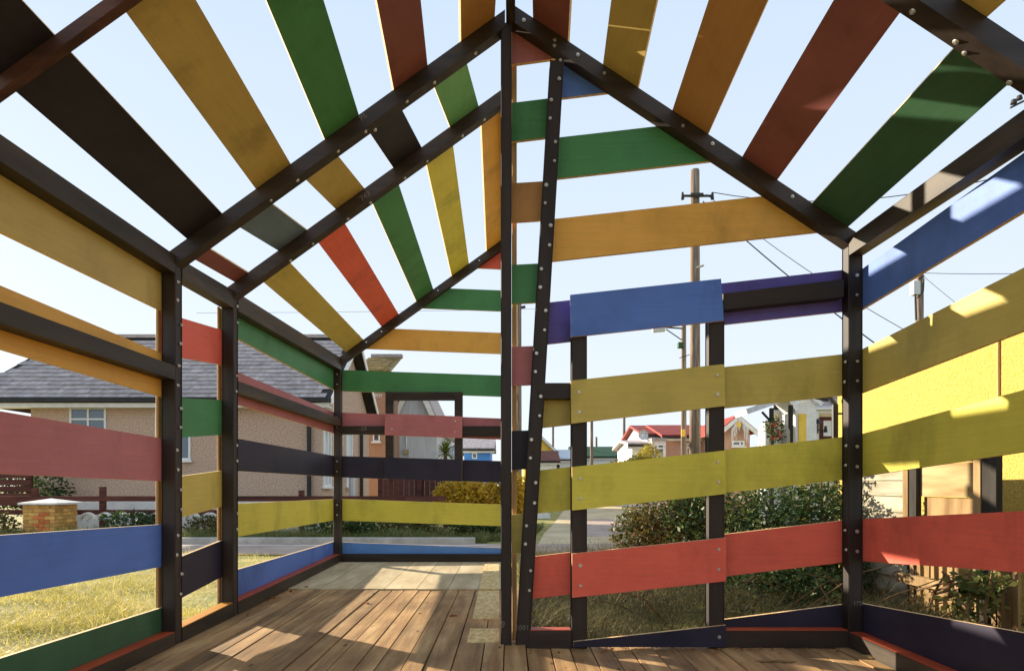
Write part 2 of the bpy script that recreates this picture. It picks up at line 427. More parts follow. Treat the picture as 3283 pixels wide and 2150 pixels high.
DECK = .185
def deckz(y): return DECK + max(0, y - 3.2) * .018
floor = tag(MB().hexa([(-1.76, -1.2, 0), (1.78, -1.2, 0), (1.78, -1.2, .15), (-1.76, -1.2, .15)],
                      [(-1.76, 3.3, 0), (1.78, 3.3, 0), (1.78, 3.3, .15), (-1.76, 3.3, .15)])
            .hexa([(-1.76, 3.3, 0), (.06, 3.3, 0), (.06, 3.3, .15), (-1.76, 3.3, .15)],
                  [(-1.76, 6.3, 0), (.06, 6.3, 0), (.06, 6.3, .19), (-1.76, 6.3, .19)]).build('floor', m_dark),
            'brown timber deck floor inside the frame', kind='structure')
x = -1.70
while x < 1.76:
    w = rnd.uniform(.088, .132)
    x1 = min(x + w - rnd.uniform(.0015, .005), 1.775)
    far = 4.9 if x < .02 else 3.29
    cuts = [-1.2, rnd.uniform(.4, 2.2), far] if x < .02 else [-1.2, rnd.uniform(1.0, 2.4), far]
    for y0, y1 in zip(cuts, cuts[1:]):
        dz = rnd.uniform(-.003, .003); sk = rnd.uniform(-.002, .002)
        a = [(x, y0, .152), (x1, y0, .152), (x1 - .002, y0, deckz(y0) + dz + sk), (x + .002, y0, deckz(y0) + dz - sk)]
        b = [(x, y1 - .004, deckz(y1) - .03), (x1, y1 - .004, deckz(y1) - .03), (x1 - .002, y1 - .004, deckz(y1) + dz + sk), (x + .002, y1 - .004, deckz(y1) + dz - sk)]
        MB().hexa(a, b).build('floor_board', m_board, floor)
    x += w
x = -1.70                                      # pale ply strips at the far end
for w in (.26, .24, .25, .245, .24, .235, .25):
    y0 = 4.76 + rnd.uniform(-.01, .01)
    z0, z1 = deckz(y0) + .010, deckz(6.24) + .010
    xe = min(x + w - .005, .05)
    MB().hexa([(x, y0, z0 - .012), (xe, y0, z0 - .012), (xe, y0, z0), (x, y0, z0)],
              [(x, 6.24, z1 - .05), (xe, 6.24, z1 - .05), (xe, 6.24, z1), (x, 6.24, z1)]).build('ply_strip', m_pale, floor)
    x += w
def floor_pt(p, lift=0):
    q = onN(p, V((0, 0, 1)), DECK)
    for _ in range(4): q = onN(p, V((0, 0, 1)), deckz(q.y) + lift)
    return q
for k, pl in enumerate([[(1545, 1000), (1690, 1000), (1690, 1195), (1505, 1195)], [(1490, 1262), (1690, 1262), (1690, 1360), (1465, 1360)],
           [(1590, 815), (1690, 815), (1690, 990), (1548, 990)]]):
    MB().slab([floor_pt(Fq(*q), .020 + .004 * (k == 2)) for q in pl], (0, 0, -1), .014).build('chipboard_patch', m_osb, floor)

# ------------------------------------------------------------------ the timber frame
D0, D1, D2, D3 = 1.945, 3.156, 3.82, 6.246
XL, XR = -1.756, 1.784
TW, TD = .072, .068                            # timber section
HOUSE = thing('timber_pavilion', 'open black timber house frame clad with spaced planks of many colours', 'pavilion', (0, 0, 0))
bolt_bm = bmesh.new()
bmesh.ops.create_cone(bolt_bm, cap_ends=True, segments=8, radius1=.0105, radius2=.0085, depth=.004, matrix=Matrix.Translation((0, 0, .002)))
bmesh.ops.create_cone(bolt_bm, cap_ends=True, segments=6, radius1=.0062, radius2=.0042, depth=.007, matrix=Matrix.Translation((0, 0, .006)))
BOLT = bpy.data.meshes.new('bolt'); bolt_bm.to_mesh(BOLT); bolt_bm.free(); BOLT.materials.append(m_steel)
def bolt(parent, p, n):
    o = bpy.data.objects.new('bolt', BOLT)
    o.location = p
    k_ = rnd.uniform(.8, 1.08); o.scale = (k_, k_, rnd.uniform(.6, 1.1))
    o.rotation_euler = V(n).to_track_quat('Z', 'Y').to_euler()
    link(o, parent)

def timber(name, p0, p1, w, d, wdir, mat=None, parent=HOUSE):
    """straight timber from p0 to p1; w across wdir, d across the remaining axis, p on the centre line"""
    p0, p1 = V(p0), V(p1); ax = (p1 - p0).normalized()
    u = (V(wdir) - ax * V(wdir).dot(ax)).normalized(); q = ax.cross(u)
    c = .004
    def ring(p):
        o = []
        for sx, sy in ((-1, -1), (1, -1), (1, 1), (-1, 1)):
            for k in ((1, 0), (0, 1)) if sx * sy > 0 else ((0, 1), (1, 0)):
                o.append(p + u * (sx * (w / 2 - c * k[0])) + q * (sy * (d / 2 - c * k[1])))
        return o
    m = MB(); r0, r1 = ring(p0), ring(p1)
    m.v = [tuple(a) for a in r0 + r1]
    for a in range(8):
        b = (a + 1) % 8
        m.f.append((a, b, 8 + b, 8 + a)); m.m.append(0)
    m.f += [tuple(reversed(range(8))), tuple(range(8, 16))]; m.m += [0, 0]
    if mat is None:
        mat = m_timber if abs(ax.z) > .9 else (m_timber_y if abs(ax.y) > .9 else m_timber_x)
    return m.build(name, mat, parent)

RL = {0: 3.42, 1: 3.42, 2: 3.455, 3: 3.515}     # left roof: ridge height at each frame; Z = R + .72 X
SL, SR, RR = .72, .6626, 3.441                  # right roof Z = RR - SR X
DD = {0: D0, 1: D1, 2: D2, 3: D3}
def rafter(y, x0, x1, zf, far=TD, hk=1.0, mat=None):
    """rafter under the roof line zf, front face at y"""
    sl = (zf(x1) - zf(x0)) / (x1 - x0)
    h = hk * TW * math.sqrt(1 + sl * sl)
    m = MB().slab([(x0, y, zf(x0)), (x1, y, zf(x1)), (x1, y, zf(x1) - h), (x0, y, zf(x0) - h)], (0, 1, 0), far)
    return m.build('rafter', mat or m_timber_x, HOUSE)
R0L = rafter(D0, XL, -.022, lambda x: RL[0] + SL * x, .034, .56, m_brown)
R0L['label'] = 'thin reddish brown rafter'
R1L = rafter(D1, XL, -.022, lambda x: RL[1] + SL * x)
R2L = rafter(D2, XL, .0, lambda x: RL[2] + SL * x)
R3L = rafter(D3, XL, .0, lambda x: RL[3] + SL * x)
R0R = rafter(D0, .022, XR, lambda x: RR - SR * x)
R1R = rafter(D1, .022, XR, lambda x: RR - SR * x)
# ridge board, towards the camera and back over the rear room
timber('ridge_beam', (.006, -.9, 3.40), (.006, D1 + .07, 3.40), .045, .12, (1, 0, 0))
timber('ridge_beam', (.006, D1 + .075, 3.41), (.006, D3 + .07, 3.49), .03, .10, (1, 0, 0))
# posts
def post(x0, y, z1, z0=None, w=TW):
    z0 = deckz(y) if z0 is None else z0
    return timber('post', (x0 + w / 2, y + TD / 2, z0), (x0 + w / 2, y + TD / 2, z1), w, TD, (1, 0, 0))
P1L = post(XL, D1, 2.13); P2L = post(XL, D2, 2.15); P3L = post(XL, D3, 2.22)
P0L = post(XL, D0, 2.12); P0R = post(XR - TW, D0, 2.20); P1R = post(XR - TW, D1, 2.215)
PC = timber('post', (-.0165, D1 + .034, DECK), (-.0165, D1 + .034, 3.34), .054, TD, (1, 0, 0))
timber('post', (-.012, D2 + .034, deckz(D2)), (-.012, D2 + .034, 3.37), .04, TD, (1, 0, 0))
timber('post', (-.012, D3 + .034, deckz(D3)), (-.012, D3 + .034, 3.40), .04, TD, (1, 0, 0))
timber('bare_post', (.026, D1 + .125, 0), (.026, D1 + .125, 3.33), .026, .04, (1, 0, 0), m_bare)
# bare outer battens that show beside the posts
for y, z1 in ((D1, 2.06), (D2, 2.1)):
    timber('batten', (XL - .026, y + .03, .05), (XL - .026, y + .03, z1), .013, .05, (1, 0, 0), m_bare)
# leaning stud in the gable
ls0, ls1 = onY(M3(573, 1380), D1), onY(M1(860, 400), D1)
STUD = timber('leaning_stud', (ls0.x, D1 + .034, DECK), (ls1.x, D1 + .034, ls1.z - .02), .071, TD, (1, 0, 0))
# wall plates, rails, sills
def beamY(name, x0, x1, y0, y1, zb0, zt0, zb1, zt1, mat=m_timber_y):
    return MB().hexa([(x0, y0, zb0), (x1, y0, zb0), (x1, y0, zt0), (x0, y0, zt0)],
                     [(x0, y1, zb1), (x1, y1, zb1), (x1, y1, zt1), (x0, y1, zt1)]).build(name, mat, HOUSE)
NEAR = -.9
xi, xo = XL + TW, XR - TW
beamY('wall_plate', XL, xi, NEAR, D1 - .001, 2.075, 2.165, 2.075, 2.165)
beamY('wall_plate', XL, xi, D1 + TD + .001, D2 - .001, 2.075, 2.165, 2.09, 2.195)
beamY('wall_plate', XL, xi, D2 + TD + .001, D3 - .001, 2.09, 2.20, 2.165, 2.285)
beamY('wall_plate', xo, XR, NEAR, D1 - .001, 2.15, 2.25, 2.165, 2.255)
beamY('rail', XL, xi, NEAR, D1 - .001, 1.548, 1.618, 1.538, 1.608)
beamY('rail', XL, xi, D2 + TD + .001, D3 - .001, 1.585, 1.655, 1.605, 1.68)
def sillY(x0, x1, y0, y1, h0, h1, cap):
    beamY('sill', x0, x1, y0, y1, deckz(y0) - .02, h0, deckz(y1) - .02, h1)
    return beamY('sill_cap', x0 + .003, x1 - .003, y0 + .002, y1 - .002, h0 + .001, h0 + .005, h1 + .001, h1 + .005, cap)
sillY(XL, xi, NEAR, D1 - .001, .265, .265, m_cap_red)
sillY(XL, xi, D1 + TD + .001, D2 - .001, .272, .29, m_cap_orange)
sillY(XL, xi, D2 + TD + .001, D3 - .001, .285, .325, m_cap_red)
sillY(xo, XR, NEAR, D1 - .001, .265, .265, m_cap_red)
def beamX(name, x0, x1, y0, y1, z0, z1, mat=m_timber_x):
    return MB().box(x0, x1, y0, y1, z0, z1).build(name, mat, HOUSE)
beamX('sill', xi + .001, -.034, D3, D3 + TD, deckz(D3) - .03, .325)
gs0 = onY(K(100, 1280), D1).z
dl0, dl1 = onY(K(417, 0), D1).x, onY(K(525, 0), D1).x
dr0, dr1 = onY(K(1372, 0), D1).x, onY(K(1480, 0), D1).x
for a_, b_ in ((.10, dl0 - .001), (dr1 + .001, xo - .001)):
    beamX('sill', a_, b_, D1, D1 + TD, DECK - .02, gs0)
    beamX('sill_cap', a_ + .002, b_ - .002, D1 + .002, D1 + TD - .002, gs0 + .001, gs0 + .005, m_cap_red)

# ---- planks
PT = .018
def plank(paintname, pts, n, label, name='plank'):
    o = MB().slab(pts, n, PT, 0, 1).build(name, [PAINT[paintname], m_edge], HOUSE)
    o['label'] = label
    return o
def band(t0, t1, b0, b1, u0, u1, w=None):
    """centre line and mean width of a plank from its measured edges (2d points) -> corner points at u0 and u1"""
    def ln(p, q): k = (q[1] - p[1]) / (q[0] - p[0]); return lambda u: p[1] + k * (u - p[0])
    T, Bt = ln(t0, t1), ln(b0, b1)
    um = (max(min(t0[0], t1[0]), min(b0[0], b1[0])) + min(max(t0[0], t1[0]), max(b0[0], b1[0]))) / 2
    s = ((T(um + .1) - T(um - .1)) + (Bt(um + .1) - Bt(um - .1))) / .4
    if w is None: w = T(um) - Bt(um)
    c = lambda u: (T(um) + Bt(um)) / 2 + s * (u - um)
    return [(u0, c(u0) - w / 2), (u1, c(u1) - w / 2), (u1, c(u1) + w / 2), (u0, c(u0) + w / 2)]
def wallX(paintname, X, tp, bp, y0, y1, label, out, posts=()):
    tp = [onX(p, X) for p in tp]; bp = [onX(p, X) for p in bp]
    q = band(*[(p.y, p.z) for p in tp + bp], y0, y1)
    o = plank(paintname, [(X, a, b) for a, b in q], (out, 0, 0), label)
    xin = xi if X < 0 else xo
    for yp in posts:
        t = (yp - y0) / (y1 - y0)
        zl = q[0][1] + (q[1][1] - q[0][1]) * t; zh = q[3][1] + (q[2][1] - q[3][1]) * t
        for k in (.27, .73):
            if zl + (zh - zl) * k > .3:
                bolt(o, (xin + (.001 if X < 0 else -.001), yp + rnd.uniform(-.008, .008), zl + (zh - zl) * k), (1 if X < 0 else -1, 0, 0))
    return o
# left wall, near bay
e1 = D1 + .035
p1 = (D1 + .022,)
wallX('gold', XL, [A(20, 1235), C(1125, 300)], [C(20, 30), C(1120, 610)], NEAR, e1, 'gold plank under the wall plate', -1, p1)
wallX('orange', XL, [C(20, 430), C(1120, 890)], [C(20, 865), C(1115, 1190)], NEAR, e1, 'orange plank behind a black rail', -1, p1)
wallX('rose', XL, [C(20, 1298), C(1115, 1480)], [E(20, 190), E(1110, 242)], NEAR, e1, 'dusty pink plank', -1, p1)
wallX('blue', XL, [E(20, 618), E(1110, 540)], [E(20, 1040), E(1105, 840)], NEAR, e1, 'blue plank', -1, p1)
tp = [E(20, 1465), E(1105, 1125)]
q = [onX(p, XL) for p in tp]
s = (q[1].z - q[0].z) / (q[1].y - q[0].y)
zt = lambda y: q[0].z + s * (y - q[0].y)
plank('dark_green', [(XL, NEAR, zt(NEAR) - .2), (XL, e1, zt(e1) - .2), (XL, e1, zt(e1)), (XL, NEAR, zt(NEAR))], (-1, 0, 0), 'dark green plank above the sill')
# left wall, narrow bay
a2, b2 = e1 + .002, D2 + .034
p2 = (D1 + .05,)
wallX('red', XL, [C(1272, 650), C(1538, 730)], [C(1268, 925), C(1535, 970)], a2, b2, 'orange red plank of the narrow bay', -1, p2)
wallX('green', XL, [C(1265, 1205), C(1535, 1215)], [C(1262, 1475), C(1535, 1460)], a2, b2, 'green plank of the narrow bay', -1, p2)
wallX('olive', XL, [E(1258, 212), E(1538, 165)], [E(1256, 490), E(1535, 425)], a2, b2, 'olive yellow plank of the narrow bay', -1, p2)
wallX('indigo', XL, [E(1252, 770), E(1543, 650)], [E(1250, 1055), E(1545, 905)], a2, b2, 'near black plank of the narrow bay', -1, p2)
# left wall, deep bay
a3, b3 = b2 + .002, D3 + .06
p3 = (D2 + .045,)
wallX('green', XL, [D(0, 640), D(540, 990)], [D(0, 855), D(540, 1145)], a3, b3, 'green plank under the rear wall plate', -1, p3)
wallX('red', XL, [D(0, 1075), D(540, 1300)], [D(0, 1285), D(540, 1445)], a3, b3, 'rose red plank behind the rear rail', -1, p3).data.materials[0] = PAINT['rose']
wallX('indigo', XL, [C(1655, 1485), Fq(540, 65)], [Fq(0, 178), Fq(540, 210)], a3, b3, 'indigo plank of the rear side wall', -1, p3)
wallX('lime', XL, [Fq(0, 392), Fq(540, 365)], [Fq(0, 605), Fq(537, 515)], a3, b3, 'lime yellow plank of the rear side wall', -1, p3)
tp = [onX(Fq(0, 818), XL), onX(Fq(537, 662), XL)]
s = (tp[1].z - tp[0].z) / (tp[1].y - tp[0].y)
zt2 = lambda y: tp[0].z + s * (y - tp[0].y)
plank('blue', [(XL, a3, zt2(a3) - .2), (XL, b3, zt2(b3) - .2), (XL, b3, zt2(b3)), (XL, a3, zt2(a3))], (-1, 0, 0), 'blue plank above the rear sill')
# right wall
er = D1 + .035
pr = (D1 + .03,)
wr = .2
def rightwall(paintname, tp, bp, label):
    return wallX(paintname, XR, tp, bp, NEAR, er, label, 1, pr)
rb = [onX(p, XR) for p in (J(662, 580), H(1750, 1480))]
s = (rb[1].z - rb[0].z) / (rb[1].y - rb[0].y)
zb = lambda y: rb[0].z + s * (y - rb[0].y)
plank('blue', [(XR, NEAR, zb(NEAR)), (XR, er, zb(er)), (XR, er, zb(er) + .2), (XR, NEAR, zb(NEAR) + .2)], (1, 0, 0), 'blue plank below the right wall plate').data.materials[0] = PAINT['blue']
rightwall('olive', [J(668, 855), J(1750, 320)], [J(672, 1162), J(1750, 738)], 'olive yellow plank with a strip of sun')
rightwall('lime', [J(677, 1445), J(1750, 1155)], [L(682, 205), L(1755, 40)], 'lime plank with a patch of sun')
rightwall('red', [L(685, 500), L(1755, 453)], [L(685, 800), L(1755, 870)], 'red plank with a patch of sun')
rt = [onX(p, XR) for p in (L(685, 1095), L(1755, 1290))]
s2 = (rt[1].z - rt[0].z) / (rt[1].y - rt[0].y)
zr = lambda y: rt[0].z + s2 * (y - rt[0].y)
plank('indigo', [(XR, NEAR, zr(NEAR) - .2), (XR, er, zr(er) - .2), (XR, er, zr(er)), (XR, NEAR, zr(NEAR))], (1, 0, 0), 'indigo plank above the right sill')

# gable planks
YG = D1 + TD + .002
def wallY(paintname, Y, tp, bp, x0, x1, label, under=None, out=1, w=None, bolts=(), holder=None, zmin=None):
    tp = [onY(p, Y) for p in tp]; bp = [onY(p, Y) for p in bp]
    q = band(*[(p.x, p.z) for p in tp + bp], x0, x1, w)
    full = q
    if under: q = clip(q, -under[1], 1, under[0])
    if zmin is not None: q = clip(q, 0, -1, -zmin)
    o = plank(paintname, [(a, Y, b) for a, b in q], (0, out, 0), label)
    for xb, yf in bolts:
        t = (xb(0) - x0) / (x1 - x0) if callable(xb) else (xb - x0) / (x1 - x0)
        zl = full[0][1] + (full[1][1] - full[0][1]) * t; zh = full[3][1] + (full[2][1] - full[3][1]) * t
        for k in (.27, .73):
            z = zl + (zh - zl) * k
            if under and z > under[0] + under[1] * xb - .1: continue
            if zmin is not None and z < zmin + .02: continue
            xx = xb(z) if callable(xb) else xb
            bolt(o, (xx, yf, z), (0, -1, 0))
    return o
UR = (RR - .012, -SR)
def studx(z, s):                               # on the leaning stud, left or right row of bolts
    t = (z - DECK) / (ls1.z - DECK)
    return ls0.x + (ls1.x - ls0.x) * t + s * .017
def studband(paintname, tp, bp, label, left, split=False, **kw):
    z = onY(bp[0], YG).z + .1
    sx = studx(z, 0)
    pr_x = xo + .04
    x0, x1 = (.012, sx - .002) if left else (sx + .002, XR - .008)
    if split: wallY(paintname, YG, tp, bp, dr0 + .01, x1, label + ', right of the opening', under=UR, **kw)
    xe = dl1 - .01 if split else x1
    o = wallY(paintname, YG, tp, bp, x0, xe, label, under=UR, **kw)
    zz = [v.co.z for v in o.data.vertices if abs(v.co.x - (x1 if left else x0)) < .03]
    if zz:
        zl, zh = min(zz), max(zz)
        for k in (.27, .73):
            z = zl + (zh - zl) * k
            if z > DECK + .1: bolt(o, (studx(z, -1 if left else 1), D1 - .001, z), (0, -1, 0))
    if not left:
        ob = [c for c in HOUSE.children if c.name.startswith('plank')][-1 if not split else -2]
        zz = [v.co.z for v in ob.data.vertices if v.co.x > x1 - .03]
        if zz and max(zz) - min(zz) > .15:
            for k in (.27, .73):
                z = min(zz) + (max(zz) - min(zz)) * k
                if z > gs0 + .03: bolt(ob, (XR - .03, D1 - .001, z), (0, -1, 0))
    return o
def up(pts, d):                                # shift measured points upwards in the photograph
    return [(x, y - d) for x, y in pts]
# right of the leaning stud
bb = [M1(895, 700), M1(1230, 660)]
studband('blue', up(bb, 128), bb, 'blue plank end high under the rafter', False)
studband('green', [G(330, 955), G(1030, 875)], [G(315, 1240), G(1390, 1118)], 'green plank high in the gable', False)
studband('orange', [G(300, 1520), G(1745, 1362)], [I(283, 253), J(340, 52)], 'orange plank across the gable', False)
studband('violet', [I(265, 540), J(515, 315)], [I(245, 828), J(518, 603)], 'violet blue plank behind the lintel', False, split=True)
studband('olive', up([I(210, 1410), J(520, 1185)], 132), [I(210, 1410), J(520, 1185)], 'olive plank behind the window opening', False, split=True)
studband('lime', [K(190, 168), J(528, 1470)], [K(175, 465), L(528, 235)], 'lime plank across the gable', False, split=True)
studband('red', [K(152, 765), L(537, 512)], [K(135, 1058), L(535, 805)], 'red plank across the gable', False, split=True)
gi = [K(1485, 1200), L(540, 1095)]
o = wallY('indigo', YG, gi, up(gi, -128), onY(K(1400, 0), YG).x, XR - .008, 'near black plank at the sill', zmin=DECK - .01)
# left of the leaning stud
def leftfield(paintname, tp, bp, label): return studband(paintname, tp, bp, label, True, w=.2)
bb = [M1(565, 462), M1(800, 430)]
leftfield('rose', up(bb, 128), bb, 'rose plank end under the apex')
leftfield('green', [M1(540, 725), M1(785, 700)], [M1(540, 1022), M1(765, 990)], 'short green plank beside the centre post')
leftfield('brown_orange', [M1(535, 1297), M1(750, 1285)], [M2(540, 38), M2(730, 25)], 'short orange plank beside the centre post')
leftfield('green', [M2(545, 322), M2(715, 313)], [M2(545, 617), M2(695, 610)], 'short lower green plank beside the centre post')
leftfield('rose', [M2(535, 905), M2(678, 900)], [M2(540, 1203), M2(658, 1199)], 'short rose plank beside the centre post')
leftfield('black', [M2(540, 1505), M2(640, 1501)], [M3(505, 228), M3(575, 226)], 'short black plank beside the centre post')
leftfield('olive', [M3(503, 508), M3(560, 507)], [M3(505, 785), M3(545, 784)], 'short olive plank beside the centre post')
# window opening in the gable: two studs, lintel pieces, overlay planks
ztop_l, ztop_r = onY(I(0, 700), D1).z, onY(I(0, 520), D1).z
WL = timber('window_stud', ((dl0 + dl1) / 2, D1 + .034, DECK), ((dl0 + dl1) / 2, D1 + .034, ztop_l), dl1 - dl0, TD, (1, 0, 0))
WR = timber('window_stud', ((dr0 + dr1) / 2, D1 + .034, DECK), ((dr0 + dr1) / 2, D1 + .034, ztop_r), dr1 - dr0, TD, (1, 0, 0))
z1, z0 = onY(I(300, 1098), D1).z, onY(I(300, 1205), D1).z
beamX('lintel', onY(I(180, 0), D1).x, dl0 - .001, D1, D1 + TD, z0, z1)
ra, rb_, rc, rd = onY(I(1470, 478), D1), onY(J(518, 378), D1), onY(J(518, 500), D1), onY(I(1470, 590), D1)
MB().slab([ra, rb_ + V((.01, 0, 0)), rc + V((.01, 0, 0)), rd], (0, 1, 0), TD).build('lintel', m_timber_x, HOUSE)
YO = D1 - .0025 - PT
def overlay(paintname, q, label, bolts=True):
    pts = [onY(p, YO) for p in q]
    o = plank(paintname, pts, (0, 1, 0), label)
    if bolts:
        for k, (a, b) in enumerate(((0, 3), (1, 2))):
            for t in (.27, .73):
                p = pts[a].lerp(pts[b], t)
                p.x += .04 if k == 0 else -.038
                bolt(o, (p.x, YO - .001, p.z), (0, -1, 0))
    return o
overlay('blue', [I(408, 487), I(1455, 375), I(1475, 665), I(410, 780)], 'bright blue plank fixed in front of the window opening', False)
overlay('olive', [I(412, 1082), I(1478, 967), I(1483, 1257), I(415, 1380)], 'olive plank bolted in front of the window studs')
overlay('lime', [K(420, 143), K(1485, 28), K(1488, 330), K(422, 445)], 'lime plank bolted in front of the window studs')
overlay('red', [K(420, 745), K(1492, 633), K(1490, 935), K(423, 1050)], 'red plank bolted in front of the window studs')
o = overlay('indigo', [K(430, 1355), K(1490, 1240), K(1490, 1392), K(430, 1392)], 'near black wedge plank at the floor', False)
b_ = onY(K(1442, 1322), YO); bolt(o, (b_.x, YO - .001, b_.z), (0, -1, 0))

# rear wall planks
YB = D3 + TD + .002
UL = (RL[3] - .012, SL)
xb0, xb1 = XL + .004, .01
def rear(paintname, tp, bp, label, **kw):
    bx = (XL + .036,)
    return wallY(paintname, YB, tp, bp, xb0, xb1, label, under=UL, bolts=[(XL + .036, D3 - .001)], **kw)
bb = [D(1545, 302), D(1678, 308)]
rear('red', up(bb, 66), bb, 'red plank end under the rear rafter')
rear('green', [D(1360, 443), D(1678, 455)], [D(1160, 580), D(1678, 600)], 'upper green plank of the rear gable')
rear('orange', [D(965, 722), D(1675, 750)], [D(765, 862), D(1672, 895)], 'orange plank of the rear gable')
rear('green', [D(605, 1008), D(1672, 1045)], [D(600, 1155), D(1672, 1192)], 'long green plank of the rear wall')
rear('rose', [D(605, 1305), D(1670, 1342)], [D(605, 1449), D(1670, 1490)], 'rose plank of the rear wall')
rear('indigo', [Fq(600, 68), Fq(1670, 100)], [Fq(600, 215), Fq(1670, 250)], 'indigo plank of the rear wall')
rear('lime', [Fq(600, 365), Fq(1670, 402)], [Fq(600, 515), Fq(1668, 552)], 'lime plank of the rear wall')
tt = [Fq(600, 665), Fq(1668, 703)]
wallY('sky_blue', YB, tt, up(tt, -66), xb0, xb1, 'sky blue plank above the rear sill', zmin=.2)
za, zb_ = onY(D(0, 1453), D3).z, onY(D(0, 1397), D3).z
fx = [onY(D(v, 0), D3).x for v in (900, 955, 1380, 1435)]
beamX('rail', xi + .001, fx[0] - .001, D3, D3 + TD, za, zb_)
beamX('rail', fx[3] + .001, -.034, D3, D3 + TD, za - .02, zb_)
zl0, zl1 = onY(D(0, 1215), D3).z, onY(D(0, 1160), D3).z
zbot = onY(Fq(0, 200), D3).z
beamX('window_stud', fx[0], fx[1], D3 + .001, D3 + TD - .001, zbot, zl1)
beamX('window_stud', fx[2], fx[3], D3 + .001, D3 + TD - .001, zbot, zl1)
beamX('lintel', fx[1] + .001, fx[2] - .001, D3, D3 + TD, zl0, zl1 - .001)
YO2 = D3 - .003 - PT
def overlay2(paintname, q, label, bolts=True):
    pts = [onY(p, YO2) for p in q]
    o = plank(paintname, pts, (0, 1, 0), label)
    if bolts:
        for k, (a, b) in enumerate(((0, 3), (1, 2))):
            for t in (.22, .72):
                p = pts[a].lerp(pts[b], t)
                bolt(o, (p.x + (.07 if k == 0 else -.07), YO2 - .001, p.z), (0, -1, 0))
    return o
overlay2('rose', [D(897, 1310), D(1435, 1330), D(1432, 1480), D(895, 1460)], 'rose plank bolted over the rear window opening')
overlay2('indigo', [Fq(893, 76), Fq(1432, 92), Fq(1432, 244), Fq(893, 224)], 'indigo plank fixed over the rear window studs', False)

# roof planks
def roofplane(i, j):
    """left roof between frames i and j: (n, d)"""
    p = V((0, DD[i], RL[i])); q = V((0, DD[j], RL[j])); r = V((-1, DD[i], RL[i] - SL))
    n = (q - p).cross(r - p).normalized()
    if n.z < 0: n = -n
    return n, n.dot(p)
def roofplank(paintname, n, d, l, r, y0, y1, label):
    l = [onN(p, n, d) for p in l]; r = [onN(p, n, d) for p in r]
    q = band(*[(p.y, p.x) for p in r + l], y0, y1)
    pts = [V((a[1], a[0], (d + .001 - n.x * a[1] - n.y * a[0]) / n.z)) for a in q]
    o = plank(paintname, pts, n, label, 'roof_plank')
    return o
n01, d01 = roofplane(0, 1); n12, d12 = roofplane(1, 2); n23, d23 = roofplane(2, 3)
f1 = D1 + .034; f2 = D2 + .034; f3 = D3 + .066
NR = .2
def RP0(c, l, r, lab): roofplank(c, n01, d01, l, r, NR, f1, lab)
def RP1(c, l, r, lab): roofplank(c, n12, d12, l, r, f1 + .003, f2, lab)
def RP2(c, l, r, lab): roofplank(c, n23, d23, l, r, f2 + .003, f3, lab)
RP0('black', [A(60, 600), C(1300, 100)], [A(165, 15), A(1545, 1490)], 'black roof plank over the near bay')
RP0('gold', [A(870, 90), A(1776, 1310)], [A(1370, 15), B(240, 1140)], 'gold roof plank over the near bay')
RP0('green', [B(75, 15), B(480, 970)], [B(475, 15), B(715, 800)], 'green roof plank over the near bay')
RP0('maroon', [B(845, 15), B(958, 630)], [B(1145, 15), B(1195, 460)], 'maroon roof plank over the near bay')
RP0('brown_orange', [B(1425, 15), B(1425, 295)], [B(1665, 15), B(1660, 120)], 'brown orange roof plank beside the ridge')
RP1('maroon', [C(1370, 235), C(1620, 410)], [C(1450, 185), C(1740, 330)], 'maroon roof plank at the eaves of the narrow bay')
RP1('slate', [C(1665, 20), D(160, 185)], [B(115, 1420), D(355, 40)], 'slate grey roof plank of the narrow bay')
RP1('gold', [B(345, 1245), B(555, 1455)], [B(570, 1085), B(755, 1310)], 'gold roof plank of the narrow bay')
RP1('black', [B(795, 925), B(950, 1165)], [B(1015, 770), B(1155, 1025)], 'black roof plank of the narrow bay')
RP1('light_green', [B(1240, 600), B(1345, 880)], [B(1465, 450), B(1550, 740)], 'light green roof plank of the narrow bay')
RP2('olive', [D(60, 405), D(625, 885)], [D(245, 275), D(748, 800)], 'olive roof plank of the rear bay')
RP2('red', [D(435, 130), D(875, 710)], [D(625, 0), D(990, 620)], 'orange red roof plank of the rear bay')
RP2('green', [B(810, 1415), D(1115, 530)], [B(1000, 1295), D(1230, 445)], 'green roof plank of the rear bay')
RP2('lime', [B(1190, 1150), D(1360, 355)], [B(1370, 1020), D(1480, 270)], 'lime roof plank of the rear bay')
RP2('orange', [B(1565, 875), D(1605, 175)], [B(1790, 875), D(1745, 175)], 'orange roof plank beside the rear ridge')
nR = V((SR, 0, 1)).normalized(); dR = nR.dot(V((0, 0, RR)))
def RPR(c, l, r, lab, y0=NR, y1=f1): roofplank(c, nR, dR, l, r, y0, y1, lab)
RPR('maroon', [G(145, 15), G(150, 125)], [G(412, 15), G(390, 285)], 'dark maroon roof plank beside the ridge on the right')
RPR('gold', [G(690, 10), G(637, 445)], [G(1010, 10), G(877, 600)], 'brown gold roof plank on the right slope')
RPR('brown_orange', [G(1365, 15), G(1118, 765)], [G(1776, 15), G(1365, 930)], 'brown orange roof plank on the right slope')
RPR('maroon', [H(460, 10), G(1600, 1090)], [H(905, 110), H(75, 1245)], 'maroon roof plank on the right slope', D0 + .034)
RPR('dark_green', [H(1275, 360), H(315, 1410)], [H(1650, 610), H(580, 1559)], 'dark green roof plank at the right eaves', D0 + .034)
RPR('gold', [H(1150, 150), H(1300, 5)], [H(1490, 155), H(1650, 10)], 'olive brown roof plank nearer than the first right rafter', NR, D0 + .031)
